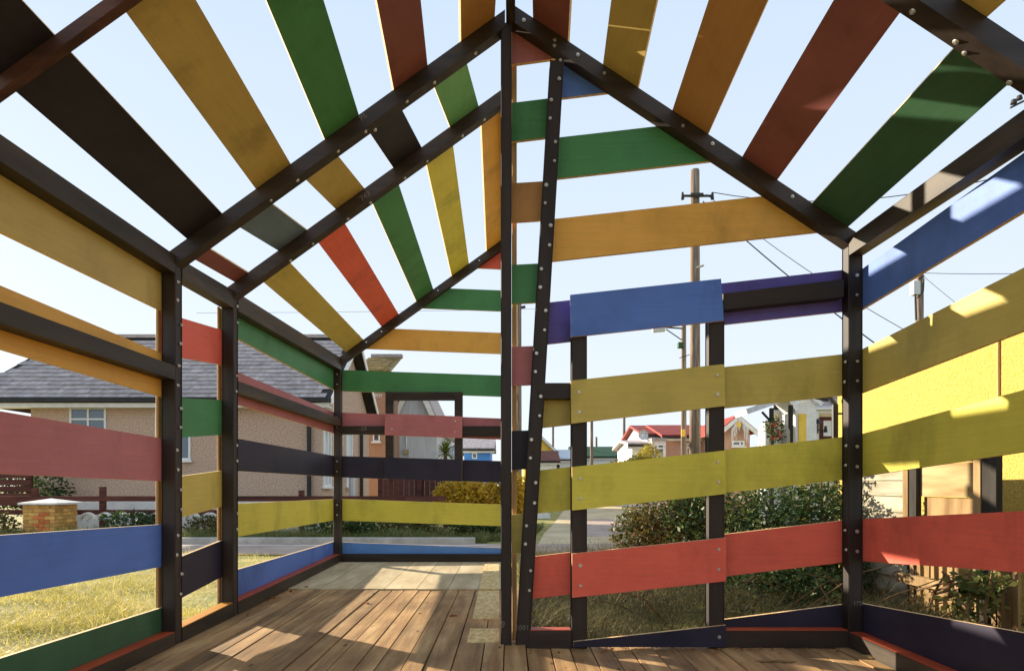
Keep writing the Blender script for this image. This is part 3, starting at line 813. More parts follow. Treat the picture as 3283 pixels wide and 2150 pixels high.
# bolts on the rafters
def rafter_bolts(obj, n, d, pts, y, under=False):
    for p in pts:
        q = onY(p, y)
        bolt(obj, (q.x, y - .001, q.z), (0, -1, 0))
rafter_bolts(R1R, None, None, [G(85, 143), G(460, 383), G(645, 510), G(1190, 875), G(1395, 1000), H(173, 1366)], D1)
rafter_bolts(R3L, None, None, [D(768, 815), D(873, 742), D(1265, 457), D(1553, 249)], D3)
def under_bolts(obj, pts, z0, sl, y):
    """bolt heads on the underside of a left rafter"""
    h = TW * math.sqrt(1 + sl * sl)
    nn = V((-sl, 0, 1)).normalized(); dd = nn.dot(V((0, 0, z0 - h)))
    for p in pts:
        q = onN(p, nn, dd)
        bolt(obj, q - nn * .001, -nn)
under_bolts(R1L, [B(1525, 368), B(1240, 572), B(1050, 705), B(828, 900), B(762, 912), B(572, 1050), B(290, 1252), B(105, 1390)], RL[1], SL, D1)
under_bolts(R2L, [B(1587, 830), B(1433, 943), B(1190, 1120), B(1035, 1235), B(795, 1407), B(638, 1520), D(395, 132), D(240, 250)], RL[2], SL, D2)
nn = V((SR, 0, 1)).normalized(); dd = nn.dot(V((0, 0, RR - TW * math.sqrt(1 + SR * SR))))
for p in (H(1308, 292), H(1345, 392), H(1008, 80), H(1650, 600)):
    q = onN(p, nn, dd)
    q.y = min(max(q.y, D0 + .008), D0 + TD - .008)
    q.z = (dd - nn.x * q.x) / nn.z
    bolt(R0R, q - nn * .001, -nn)

# chalk numbers left by the carpenters
def chalk(text, loc, size, parent, rot=(math.radians(90), 0, 0)):
    cu = bpy.data.curves.new('chalk_mark', 'FONT')
    cu.body = text; cu.size = size; cu.align_x = 'CENTER'; cu.space_character = 1.05
    cu.fill_mode = 'NONE'; cu.bevel_depth = size * .012
    tmp = bpy.data.objects.new('chalk_tmp', cu)
    col.objects.link(tmp)
    dg = bpy.context.evaluated_depsgraph_get()
    me = bpy.data.meshes.new_from_object(tmp.evaluated_get(dg))
    bpy.data.objects.remove(tmp)
    me.materials.clear(); me.materials.append(m_chalk)
    o = bpy.data.objects.new('chalk_mark', me)
    o.location = loc; o.rotation_euler = rot
    link(o, parent)
q = onY(Fq(1715, 1255), D1); chalk('9', (q.x, D1 - .001, q.z), .045, PC)
q = onY(M3(570, 1283), D1); chalk('1001', (q.x, D1 - .001, q.z), .034, STUD)
q = onY(L(636, 1102), D1); chalk('1752', (q.x, D1 - .001, q.z), .028, P1R)
q = onY(D(745, 1428), D3); chalk('-23', (q.x, D3 - .001, q.z), .055, HOUSE)
q = onY(B(770, 1375), D2); chalk('743', (q.x, D2 - .001, q.z), .045, R2L, (math.radians(90), math.radians(-36), 0))
q = onY(B(755, 830), D1); chalk('76', (q.x, D1 - .001, q.z), .04, R1L, (math.radians(90), math.radians(-36), 0))

# grit and leaf litter along the sills
m = MB(); lr = random.Random(5)
for _ in range(420):
    side = lr.random()
    if side < .6: x, y = xi + abs(lr.gauss(0, .05)) + .004, lr.uniform(1.8, 6.1)
    elif side < .8: x, y = lr.uniform(-.15, 1.65), D1 - abs(lr.gauss(0, .06)) - .01
    else: x, y = lr.uniform(-1.6, 1.6), lr.uniform(2.0, 4.7)
    if x > -.05 and y > D1 - .01: continue
    z = deckz(y) + .006; r_ = lr.uniform(.004, .014); an = lr.uniform(0, 6.28)
    c_, s_ = math.cos(an) * r_, math.sin(an) * r_
    m.face([(x - c_, y - s_, z), (x + s_ * .5, y - c_ * .5, z + lr.uniform(.001, .008)), (x + c_, y + s_, z + lr.uniform(0, .006)), (x - s_ * .5, y + c_ * .5, z)])
tag(m.build('litter', m_leafdry), 'grit and crumbled leaves scattered along the sills of the deck', kind='stuff')
# scraps on the deck
def scrap(px, label, mat, sx, sy, h=.012, name='wood_scrap', rot=0, cat='debris', group=None):
    p = floor_pt(px)
    bm = bmesh.new()
    N = 9
    top = []
    vs = [bm.verts.new((math.cos(2 * math.pi * i / N) * sx * rnd.uniform(.7, 1.1), math.sin(2 * math.pi * i / N) * sy * rnd.uniform(.7, 1.1), 0)) for i in range(N)]
    f = bm.faces.new(vs)
    r = bmesh.ops.extrude_face_region(bm, geom=[f])
    for v in r['geom']:
        if isinstance(v, bmesh.types.BMVert): v.co.z += h * rnd.uniform(.5, 1.3)
    bmesh.ops.recalc_face_normals(bm, faces=bm.faces)
    me = bpy.data.meshes.new(name); bm.to_mesh(me); bm.free(); me.materials.append(mat)
    o = bpy.data.objects.new(name, me); o.location = (p.x, p.y, deckz(p.y) + .004); o.rotation_euler = (0, 0, rot)
    link(o); tag(o, label, cat, group)
scrap(L(60, 1500), 'pale splintered wood strip at the bottom edge by the right corner', m_picket, .10, .012, .006, 'wood_strip', -.05)
scrap(L(810, 1490), 'bare wood offcut beside the red right sill', m_picket, .10, .02, .014, 'wood_offcut', -.6)
for i, (q, lb) in enumerate([((1375, 1185), 'dark brown knot of dead leaf on the middle deck boards'), ((600, 1395), 'small dead leaf on the shaded deck boards'),
                         ((770, 1095), 'curled leaf on a sunny deck board'), ((1520, 1385), 'leaf litter at the foot of the centre post'),
                         ((120, 1060), 'dead leaves against the left sill'), ((350, 985), 'dark leaf on the edge of the pale ply')]):
    scrap(Fq(*q), lb, m_leafdry, .028, .016, .01, 'dead_leaf', i, 'leaf', 'dead leaves on the deck')

# ------------------------------------------------------------------ buildings, left
def tiles_on(parent, roof_o, P0, U, W, ulen, wlen, cw, ch, mat, inside=None, limit=300, name='roof_tile', stagger=True):
    """rows of lapped tiles on a roof face: origin P0, unit U along the eaves, unit W up the slope"""
    n = U.cross(W).normalized()
    if n.z < 0: n = -n
    m = MB()
    t = .016
    a = [V((0, 0, 0)), U * (cw - .006), U * (cw - .006) + W * (ch * 1.12), W * (ch * 1.12)]
    lift = [n * .030, n * .030, n * .006, n * .006]
    m.hexa([p + l for p, l in zip(a, lift)], [p + l - n * t for p, l in zip(a, lift)])
    me = m.mesh(name, mat)
    spots = []
    for r in range(int(wlen / ch)):
        off = (cw / 2 if r % 2 and stagger else 0)
        for k in range(-1, int(ulen / cw) + 1):
            u = k * cw + off
            c = (u + cw / 2, r * ch + ch / 2)
            if u < -.02 or u + cw > ulen + .02: continue
            if inside and not inside(*c): continue
            spots.append(P0 + U * u + W * (r * ch))
    for s in spots[:limit]:
        o = bpy.data.objects.new(name, me); o.location = s + n * rnd.uniform(-.003, .004)
        link(o, parent)
    rest = spots[limit:]
    if rest:
        mm = MB()
        for s in rest:
            mm.hexa([s + p + l for p, l in zip(a, lift)], [s + p + l - n * t for p, l in zip(a, lift)])
        o = mm.build(name + '_field', mat, parent)
        o['kind'] = 'stuff'

def window(parent, x0, x1, z0, z1, Y, mull=(), trans=(), mat=m_white, glass=m_glass, fr=.05, sill=True, face=(0, -1, 0)):
    """framed window on a wall facing the camera at distance Y"""
    m = MB()
    d = .06
    m.box(x0, x1, Y - .03, Y + d, z1 - fr, z1).box(x0, x1, Y - .03, Y + d, z0, z0 + fr)
    m.box(x0, x0 + fr, Y - .029, Y + d, z0 + fr, z1 - fr).box(x1 - fr, x1, Y - .029, Y + d, z0 + fr, z1 - fr)
    for k in mull: m.box(k - fr * .45, k + fr * .45, Y - .027, Y + d, z0 + fr, z1 - fr)
    for a, b, z in trans: m.box(a, b, Y - .026, Y + d, z - fr * .4, z + fr * .4)
    w = m.build('window', mat, parent)
    MB().box(x0 + fr * .5, x1 - fr * .5, Y - .012, Y - .002, z0 + fr * .5, z1 - fr * .5).build('pane', glass, w)
    if sill: MB().box(x0 - .06, x1 + .06, Y - .1, Y - .031, z0 - .06, z0).build('window_sill', mat, w)
    return w

YH = 16.0
k16 = YH / F
def hx(px): return (px - CX) * k16
def hz(py): return EYE + (CY - py) * k16
bung = thing('bungalow', 'pebbledashed bungalow with grey slate roof across the road on the left', 'house', (-8, YH, 0))
bung.matrix_world = Matrix.Translation((-8, YH, 0))
bung.location = (0, 0, 0)
xw0 = hx(99)
ze = hz(1282)
XE, YM, YE = hx(1031), YH + 2.7, YH + 5.4            # gable end wall, ridge line, rear wall
zr_ = 1.0 + (CY - 1084) / F * YM
MB().box(xw0, XE - .2, YH, YE, 0, ze).build('wall', m_pebble, bung)
MB().slab([(XE, YH, 0), (XE, YE, 0), (XE, YE, ze), (XE, YM, zr_ - .12), (XE, YH, ze)], (-1, 0, 0), .198).build('gable_wall', m_pebble, bung)
# main roof: eaves at the front, ridge 3.6 m behind, hipped at the left end
er0, er1 = hx(-105), XE + .32
P0 = V((er0, YH - .3, ze)); RG0 = V((X_(208, YM), YM, zr_)); RG1 = V((er1, YM, zr_)); P1 = V((er1, YH - .3, ze))
Q0, Q1 = V((er0, YE + .3, ze)), V((er1, YE + .3, ze))
rf = MB(); dn = V((0, 0, -.10))
rf.face([P0, P1, RG1, RG0]); rf.face([P0, RG0, Q0]); rf.face([RG0, RG1, Q1, Q0])
rf.face([P0 + dn, RG0 + dn, RG1 + dn, P1 + dn]); rf.face([RG0 + dn, Q0 + dn, Q1 + dn, RG1 + dn]); rf.face([P0 + dn, Q0 + dn, RG0 + dn])
roof = rf.build('roof', m_roofbase, bung)
U = V((1, 0, 0)); Wv = (RG0 - V((RG0.x, P0.y, ze))).normalized(); wl = (RG0 - V((RG0.x, P0.y, ze))).length
tiles_on(bung, roof, P0, U, Wv, (P1 - P0).x, wl, .33, .235, m_slate, inside=lambda u, w: u > (RG0.x - er0) * w / wl + .1)
MB().box(RG0.x, RG1.x, YM - .09, YM + .09, zr_ + .0, zr_ + .10).build('ridge_tile', m_slate, bung)
MB().box(er0 - .05, er1 - .02, YH - .42, YH - .31, ze - .09, ze + .02).build('gutter', m_black, bung)
MB().box(er0, er1 - .05, YH - .30, YH - .27, ze - .22, ze - .11).build('fascia', m_white, bung)
MB().box(er0 + .01, er1 - .05, YH - .265, YH - .005, ze - .22, ze - .19).build('soffit', m_white, bung)
for ya, yb_ in ((P0.y, YM), (Q0.y, YM)):              # white bargeboards up both verges of the gable end
    MB().slab([(er1 + .002, ya, ze - .16), (er1 + .002, yb_, zr_ - .16), (er1 + .002, yb_, zr_ + .03), (er1 + .002, ya, ze + .03)], (1, 0, 0), .03).build('bargeboard', m_white, bung)
# windows and pipes
c0 = C(487, 1268); c1 = C(740, 1300)
window(bung, hx(C(487, 0)[0]), hx(C(740, 0)[0]), 1.36, hz(c0[1]), YH, mull=(hx(C(615, 0)[0]),), trans=((hx(C(487, 0)[0]), hx(C(740, 0)[0]), hz(C(0, 1350)[1])),))
window(bung, hx(C(1080, 0)[0]), hx(E(1325, 0)[0]), hz(E(0, 95)[1]), hz(C(0, 1268)[1]), YH, mull=(hx(C(1200, 0)[0]),), trans=((hx(C(1080, 0)[0]), hx(C(1320, 0)[0]), hz(C(0, 1350)[1])),))
def end_window(par, y0, y1, z0, z1, bars):
    w = MB().box(XE + .001, XE + .05, y0, y1, z1 - .05, z1).box(XE + .001, XE + .05, y0, y1, z0, z0 + .05)
    for y in [y0 + .03] + list(bars) + [y1 - .03]: w.box(XE + .001, XE + .048, y - .03, y + .03, z0 + .05, z1 - .05)
    w = w.build('window', m_white, par)
    MB().box(XE + .003, XE + .012, y0 + .03, y1 - .03, z0 + .03, z1 - .03).build('pane', m_curtain, w)
    MB().box(XE + .001, XE + .1, y0 - .05, y1 + .05, z0 - .05, z0).build('window_sill', m_white, w)
def yE(px): return F * XE / (px - CX)
end_window(bung, yE(1030) + .12, yE(1058), 1.0, Z_(D(0, 1425)[1], 16.3), ((yE(1030) + yE(1058)) / 2 + .06,))
end_window(bung, yE(1107), yE(1126), 1.0, Z_(D(0, 1430)[1], 18.4), ())
MB().tube([(hx(Fq(377, 0)[0]), YH - .08, .0), (hx(Fq(377, 0)[0]), YH - .08, ze - .2)], .055).build('downpipe', m_black, bung)
MB().tube([(XE + .08, yE(Fq(718, 0)[0]), .0), (XE + .08, yE(Fq(718, 0)[0]), 3.0)], .055).build('downpipe', m_black, bung)
MB().tube([(XE + .3, 17.9, .7), (XE + .3, 17.9, 1.5), (XE + .02, 17.95, 1.62)], .09).build('vent_pipe', m_greyboard, bung)

# brick house behind, with lichen roof and aerial
YK = 24.0
kx = lambda p: (p - CX) / F * YK
kz = lambda p: EYE + (CY - p) / F * YK
bh = thing('brick_house', 'orange brick house with lichen covered roof behind the bungalow', 'house')
MB().box(kx(1140), kx(1236), YK, YK + 6, 0, kz(1225)).build('wall', m_brickwall, bh)
MB().slab([(kx(1130), YK - .2, kz(1190)), (kx(1256), YK - .2, kz(1190)), (kx(1246), YK + 3, kz(1143) + .6), (kx(1140), YK + 3, kz(1143) + .6)], (0, .3, -1), .05).build('roof', m_lichen, bh)
U = V((1, 0, 0)); P_ = V((kx(1130), YK - .2, kz(1190))); Wt = (V((0, 3.2, kz(1143) + .6 - kz(1190)))).normalized()
tiles_on(bh, None, P_, U, Wt, kx(1250) - kx(1130), 3.4, .30, .30, m_lichen, stagger=False)
MB().box(kx(1135), kx(1247), YK + 2.9, YK + 3.2, kz(1143) + .58, kz(1143) + .72).build('ridge_tile', m_slate, bh)
window(bh, kx(1196), kx(1218), kz(1415), kz(1380), YK)
aer = MB()
q0 = V((kx(1186), YK - .5, kz(1330))); q1 = V((kx(1200), YK - .5, kz(1262)))
aer.tube([(kx(1196), YK - .5, kz(1345)), (kx(1196), YK - .5, kz(1240))], .018)
aer.tube([(kx(1180), YK - .55, kz(1276)), (kx(1234), YK - .55, kz(1272))], .014)
for i in range(9):
    xx = kx(1188 + i * 5.4)
    aer.tube([(xx, YK - .55, kz(1268)), (xx, YK - .55, kz(1281))], .009)
aer.tube([(kx(1186), YK - .5, kz(1308)), (kx(1206), YK - .5, kz(1286))], .012)
for i in range(5):
    aer.tube([(kx(1184 + i * 4), YK - .6, kz(1314 - i * 4)), (kx(1192 + i * 4), YK - .6, kz(1304 - i * 4))], .01)
aer.build('aerial', m_capstone, bh)

# white clad house with gable
YW = 27.0
kx = lambda p: (p - CX) / F * YW
kz = lambda p: EYE + (CY - p) / F * YW
wh = thing('white_house', 'pale grey clad gable end seen through the rear window opening', 'house')
MB().slab([(kx(1262), YW, 0), (kx(1400), YW, 0), (kx(1400), YW, kz(1370)), (kx(1330), YW, kz(1225)), (kx(1262), YW, kz(1365))], (0, 1, 0), 7).build('wall', m_greyboard, wh)
def rake2(par, xa, za, xb, zb, wdt, y0, y1, mat, name):
    v = V((xb - xa, 0, zb - za)).normalized(); nn = V((-v.z, 0, v.x))
    if nn.z < 0: nn = -nn
    return MB().slab([V((xa, y0, za)), V((xb, y0, zb)), V((xb, y0, zb)) + nn * wdt, V((xa, y0, za)) + nn * wdt], (0, 1, 0), y1 - y0).build(name, mat, par)
rake2(wh, kx(1254), kz(1385), kx(1331), kz(1222), .22, YW - .3, YW + 7, m_slate, 'roof')
rake2(wh, kx(1331), kz(1222), kx(1408), kz(1385), .22, YW - .3, YW + 7, m_slate, 'roof')
rake2(wh, kx(1258), kz(1385), kx(1331), kz(1228), .2, YW - .36, YW - .31, m_white, 'bargeboard')
rake2(wh, kx(1331), kz(1228), kx(1404), kz(1385), .2, YW - .36, YW - .31, m_white, 'bargeboard')
MB().box(kx(1296), kx(1311), YW - .18, YW - .001, kz(1455), kz(1441)).build('meter_box', m_mortar, wh)
MB().tube([(kx(1303), YW - .05, kz(1440)), (kx(1303), YW - .05, kz(1380))], .03).build('conduit', m_white, wh)

def small_house(name, label, x0, x1, y, depth, eave, ridge, wall, roofm, axis='x', over=.25, cat='house', group=None):
    """box house; ridge runs along x (eaves towards the camera) or along y (gable towards the camera)"""
    h = thing(name, label, cat, group=group)
    xm = (x0 + x1) / 2
    if axis == 'y':
        MB().slab([(x0, y, 0), (x1, y, 0), (x1, y, eave), (xm, y, ridge), (x0, y, eave)], (0, 1, 0), depth).build('wall', wall, h)
        s = (ridge - eave) / (xm - x0)
        m = MB()
        for sg in (-1, 1):
            xe = xm + sg * (xm - x0 + over); zee = eave - s * over
            m.slab([(xm, y - over, ridge + .02), (xe, y - over, zee + .02), (xe, y + depth + over, zee + .02), (xm, y + depth + over, ridge + .02)], (0, 0, 1), .12)
        m.build('roof', roofm, h)
        m = MB()
        for sg in (-1, 1):
            xe = xm + sg * (xm - x0 + over); zee = eave - s * over
            m.slab([(xm, y - over - .03, ridge - .12), (xe, y - over - .03, zee - .12), (xe, y - over - .03, zee + .10), (xm, y - over - .03, ridge + .10)], (0, 1, 0), .028)
        m.build('bargeboard', m_white, h)
    else:
        MB().box(x0, x1, y, y + depth, 0, eave).build('wall', wall, h)
        ym = y + depth / 2
        m = MB()
        m.slab([(x0 - over, y - over, eave), (x1 + over, y - over, eave), (x1 + over, ym, ridge), (x0 - over, ym, ridge)], (0, 0, 1), .12)
        m.slab([(x0 - over, y + depth + over, eave), (x1 + over, y + depth + over, eave), (x1 + over, ym, ridge), (x0 - over, ym, ridge)], (0, 0, 1), .12)
        m.slab([(x0, y, eave), (x0, y + depth, eave), (x0, ym, ridge)], (1, 0, 0), .1, 1)
        m.slab([(x1, y, eave), (x1, y + depth, eave), (x1, ym, ridge)], (-1, 0, 0), .1, 1)
        m.build('roof', [roofm, wall], h)
        MB().box(x0 - over, x1 + over, y - over - .1, y - over - .002, eave - .06, eave + .05).build('gutter', m_black, h)
        MB().box(x0 - over, x1 + over, y - over, y - over + .03, eave - .17, eave - .002).build('fascia', m_white, h)
    return h
h = small_house('blue_hut', 'small blue hut with dark roof beyond the yellow bush', X_(1488, 36), X_(1572, 36), 36, 4, Z_(1442, 36), Z_(1408, 38), m_bluehut, m_slate, cat='hut')
window(h, X_(1513, 36), X_(1530, 36), Z_(1470, 36), Z_(1451, 36), 36, fr=.06, sill=False)
h = small_house('green_hut', 'pale green hut half hidden behind the palm', X_(1442, 40), X_(1470, 40), 40, 4, Z_(1440, 40), Z_(1418, 40), m_greyboard, m_greenroof, axis='y', cat='hut')

# ------------------------------------------------------------------ left roadside: pillar, fence, plants
YP = 12.3
px0, px1 = X_(E(157, 0)[0], YP), X_(E(382, 0)[0], YP)
zt = Z_(E(0, 405)[1], YP)
pil = thing('brick_pillar', 'buff brick gate pillar with a red stain and white pyramid cap', 'pillar')
MB().box(px0 + .01, px1 - .01, YP + .01, YP + (px1 - px0) - .01, 0, zt).build('core', m_mortar, pil)
ch = .073; rows = int(zt / ch); wpl = px1 - px0
def brick_mesh(a, b, mat):
    return MB().box(0, a - .01, 0, b, 0, ch - .01).mesh('brick', mat)
bl = wpl / 3
BR = {(m_, k): brick_mesh(bl if k else bl / 2, .05, m_) for m_ in (m_brick, m_brick_red) for k in (0, 1)}
for r in range(rows):
    u = 0.0; half = r % 2
    seq = [0, 1, 1, 0] if half else [1, 1, 1]
    for k in seq:
        w = bl if k else bl / 2
        red = 0.42 < (u + w / 2) / wpl < .78 and rnd.random() < .55
        o = bpy.data.objects.new('brick', BR[(m_brick_red if red else m_brick, k)])
        o.location = (px0 + u + .005, YP - .004 + rnd.uniform(-.003, .003), r * ch + zt - rows * ch); link(o, pil)
        o = bpy.data.objects.new('brick', BR[(m_brick, k)])
        o.location = (px1 + .004, YP + u + .005, r * ch + zt - rows * ch); o.rotation_euler = (0, 0, math.radians(90)); link(o, pil)
        u += w
cp = MB(); xa, xb = X_(E(140, 0)[0], YP), X_(E(412, 0)[0], YP); ya, yb = YP - .07, YP + wpl + .07
cp.box(xa, xb, ya, yb, zt, zt + .035)
xm, ym = (xa + xb) / 2, (ya + yb) / 2; za_ = zt + .0355; zc = zt + .035 + .085
for a, b in (((xa, ya), (xb, ya)), ((xb, ya), (xb, yb)), ((xb, yb), (xa, yb)), ((xa, yb), (xa, ya))):
    cp.face([(a[0], a[1], za_), (b[0], b[1], za_), (xm, ym, zc)])
cp.build('cap', m_capstone, pil)

YF = 13.2
fz = lambda p: Z_(p, YF)
fence = thing('post_and_rail_fence', 'dark brown post and rail fence running in front of the bungalow', 'fence')
for a, b in ((E(0, 345)[1], E(0, 380)[1]), (E(0, 440)[1], E(0, 474)[1])):
    xx = -11.0
    for x1 in (-6.2, -2.2, X_(Fq(1320, 0)[0], YF)):
        MB().box(xx, x1 - .006, YF, YF + .045, fz(b), fz(a)).build('rail', m_fence, fence); xx = x1
for px, top in ((E(695, 0)[0], E(0, 280)[1]), (E(222, 0)[0], E(0, 290)[1]), (Fq(308, 0)[0], Fq(0, 305)[1]), (Fq(1000, 0)[0], Fq(0, 340)[1])):
    xx = X_(px, YF)
    MB().box(xx - .05, xx + .05, YF + .046, YF + .14, 0, fz(top)).build('post', m_fence, fence)
bf = thing('board_fence', 'dark horizontal board fence at the far left beside the bungalow', 'fence')
for i in range(5):
    z = .56 + i * .158
    MB().box(-13, X_(E(212, 0)[0], 14.5), 14.5, 14.53, z, z + .13).build('board', m_fence, bf)
for xx in (-12.5, X_(E(206, 0)[0], 14.5) - .06):
    MB().box(xx - .05, xx + .05, 14.535, 14.63, 0, 1.40).build('post', m_fence, bf)
cf = thing('closeboard_fence', 'reddish close board fence below the white clad house', 'fence')
xx = X_(Fq(848, 0)[0], 15.0); xe = X_(Fq(1330, 0)[0], 15.0)
while xx < xe:
    MB().box(xx, xx + .118, 15.0 + (.004 if rnd.random() < .5 else 0), 15.022, .1, Z_(Fq(0, 225)[1], 15.0) + rnd.uniform(-.012, .012)).build('board', m_fence, cf); xx += .125
for xx in (X_(Fq(1140, 0)[0], 15), X_(Fq(1320, 0)[0], 15)):
    MB().box(xx - .05, xx + .05, 14.9, 14.995, 0, Z_(Fq(0, 215)[1], 15)).build('post', m_fence, cf)
lw = thing('low_white_wall', 'low white wall behind the rail fence', 'wall')
MB().box(X_(E(400, 0)[0], 13.9), -4.2, 13.9, 14.1, 0, Z_(E(0, 386)[1], 13.9)).build('wall', m_whitewall, lw)
sw = thing('screen_block_edging', 'row of white pierced concrete blocks among the roadside weeds', 'edging')
blk = MB()
R = .17
for s in range(7):
    a0, a1 = math.pi * s / 7, math.pi * (s + 1) / 7
    blk.hexa([(math.cos(a0) * R, 0, math.sin(a0) * R), (math.cos(a1) * R, 0, math.sin(a1) * R), (math.cos(a1) * (R - .04), 0, math.sin(a1) * (R - .04)), (math.cos(a0) * (R - .04), 0, math.sin(a0) * (R - .04))],
             [(math.cos(a0) * R, .08, math.sin(a0) * R), (math.cos(a1) * R, .08, math.sin(a1) * R), (math.cos(a1) * (R - .04), .08, math.sin(a1) * (R - .04)), (math.cos(a0) * (R - .04), .08, math.sin(a0) * (R - .04))])
for an in (math.pi / 4, math.pi / 2, 3 * math.pi / 4):
    blk.tube([(0, .04, 0), (math.cos(an) * (R - .02), .04, math.sin(an) * (R - .02))], .014, 5)
bme = blk.mesh('block', m_capstone)
xx = X_(E(480, 0)[0], 12.9)
while xx < X_(E(1540, 0)[0], 12.9):
    o = bpy.data.objects.new('block', bme); o.location = (xx, 12.9, .30); link(o, sw); xx += .36

def leaves(mb, c, r, count, size, rr, flat=1.0, shell=.35, droop=0.0):
    """leaf shaped faces through an ellipsoid"""
    c = V(c); r = V(r)
    for _ in range(count):
        while True:
            p = V((rr.uniform(-1, 1), rr.uniform(-1, 1), rr.uniform(-1, 1)))
            if shell < p.length < 1: break
        q = c + V((p.x * r.x, p.y * r.y, p.z * r.z))
        d = V((rr.gauss(0, 1), rr.gauss(0, 1), rr.gauss(0, .6) - droop)).normalized()
        u = d.cross(V((rr.gauss(0, 1), rr.gauss(0, 1), rr.gauss(0, 1)))).normalized()
        s = size * rr.choice((.5, .7, .9, 1.1, 1.5)) * rr.uniform(.8, 1.2)
        mb.face([q, q + d * s * .5 + u * s * .28, q + d * s, q + d * s * .5 - u * s * .28])
def bush(name, label, blobs, count, size, mat, stems, rr, cat='bush', group=None, extra=None, droop=0.0):
    b = thing(name, label, cat, group=group)
    m = MB()
    tot = sum(x[1][0] * x[1][2] for x in blobs)
    for c, r in blobs:
        leaves(m, c, r, int(count * r[0] * r[2] / tot), size, rr, droop=droop)
    m.build('foliage', mat, b)
    s = MB()
    for (x, y, z) in stems:
        base = V((x, y, 0)); c, r = rr.choice(blobs)
        top = V(c) + V((rr.uniform(-.5, .5) * r[0], rr.uniform(-.5, .5) * r[1], rr.uniform(0, .9) * r[2]))
        mid = base.lerp(top, .5) + V((rr.uniform(-.08, .08), rr.uniform(-.05, .05), 0))
        s.tube([base, mid, top], [.018, .012, .005], 5)
    s.build('stem', m_twig, b)
    if extra: extra(b)
    return b
rr = random.Random(11)
# yellow bush beyond the rear wall
bush('yellow_bush', 'bright yellow flowering bush beyond the rear wall', [((-1.2, 14.2, .75), (.55, .4, .45)), ((-.55, 14.0, .7), (.6, .4, .5)), ((.1, 14.2, .75), (.35, .35, .55)), ((-.9, 14.4, .4), (.8, .4, .35))],
     15000, .08, m_yellow_leaf, [(-1.1, 14.2, 0), (-.6, 14.1, 0), (-.2, 14.2, 0), (.1, 14.2, 0)], rr)
bush('garden_shrub', 'dark shrub behind the board fence at the far left', [((-11.6, 15.4, .8), (.9, .3, .6)), ((-12.6, 15.4, .8), (.9, .3, .6))], 2600, .09, m_hedge, [(-11.6, 15.4, 0), (-12.6, 15.4, 0)], rr)
# palm
pm = thing('cordyline_palm', 'spiky yellow green palm beside the pale clad house', 'palm')
px, py_, pz = X_(1428, 24), 24, Z_(1452, 24)
MB().tube([(px, py_, 0), (px, py_, pz)], [.11, .07]).build('trunk', m_bark, pm)
m = MB()
for i in range(150):
    an = rr.uniform(0, 6.283); el = rr.uniform(-.5, 1.5); ln = rr.uniform(.45, .75)
    d = V((math.cos(an) * math.cos(el), math.sin(an) * math.cos(el), math.sin(el))); s = d.cross(V((0, 0, 1))).normalized() * .022
    b0 = V((px, py_, pz)); md = b0 + d * ln * .6; e_ = b0 + d * ln - V((0, 0, .12 * ln))
    m.face([b0 - s, b0 + s, md + s]); m.face([b0 - s, md + s, md - s]); m.face([md - s, md + s, e_])
m.build('crown', m_palm, pm)

# grass: one object per kind of sward
def sward(name, label, region, count, h, w, mat, rr, lie=.5, zoff=0, keep=None, zf=None):
    m = MB()
    for _ in range(count):
        x, y = region(rr)
        if keep and not keep(x, y): continue
        z0 = zoff + (zf(x, y) if zf else 0)
        hh = h * rr.uniform(.4, 1.3) * (.6 + .8 * (math.sin(x * 3.1 + math.sin(y * 2.3) * 2) * .5 + .5))
        an = rr.uniform(0, 6.283); le = abs(rr.gauss(0, lie)) if lie < 1.2 else rr.uniform(.45, 1.5)
        d = V((math.cos(an) * math.sin(min(le, 1.45)), math.sin(an) * math.sin(min(le, 1.45)), math.cos(min(le, 1.45))))
        s = V((-math.sin(an + .4), math.cos(an + .4), 0)) * w * rr.uniform(.6, 1.3)
        b = V((x, y, z0 - .01)); md = b + d * hh * .55; e_ = b + d * hh + V((math.cos(an), math.sin(an), -.5)) * hh * .18
        m.face([b - s, b + s, md]); m.face([md - s * .6, md + s * .6, e_])
    return tag(m.build(name, mat), label, kind='stuff')
def lump(x, y):
    a = math.sin(x * 2.6 + 1.3 * math.sin(y * 1.9)) * math.sin(y * 2.2 + x * .7)
    b = math.sin(x * 6.1 + 2 * math.sin(y * 4.3)) * math.sin(y * 5.7 + x * 2.9)
    return .09 * max(0, a) + .06 * max(0, b) * (.4 + max(0, a)) + .015
def reg_left(r):
    y = 2.2 + (9.1 - 2.2) * r.random() ** 1.5
    xmax = -1.85 if y < 6.4 else -.2
    return r.uniform(max(-1.05 * y, -9), xmax), y
sward('dry_grass', 'cut straw coloured grass lying on the lawn left of the deck', reg_left, 90000, .105, .0032, m_straw, rr, lie=1.5, keep=lambda x, y: rr.random() < .22 + 1.5 * max(0, math.sin(x * 1.7 + 2 * math.sin(y * 1.1)) * math.sin(y * 1.9 + 1.4 * math.sin(x * 1.3)) + .25), zf=lambda x, y: lump(x, y) * (.3 + .7 * rr.random()))
def reg_verge(r): return r.uniform(-10.5, -.4), r.uniform(11.05, 12.6)
sward('roadside_grass', 'rough grass and weeds on the verge across the road', reg_verge, 22000, .20, .008, m_verge, rr, lie=.6)
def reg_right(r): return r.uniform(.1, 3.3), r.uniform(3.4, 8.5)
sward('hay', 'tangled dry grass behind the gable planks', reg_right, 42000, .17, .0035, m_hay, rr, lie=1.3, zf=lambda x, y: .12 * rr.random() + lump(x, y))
def reg_v2(r):
    y = r.uniform(11.5, 15.5); return r.uniform(-.6, .3 + (y - 10.85) * .12), y
sward('corner_grass', 'short green grass on the corner of the side road', reg_v2, 7000, .12, .008, m_verge, rr, lie=.5)
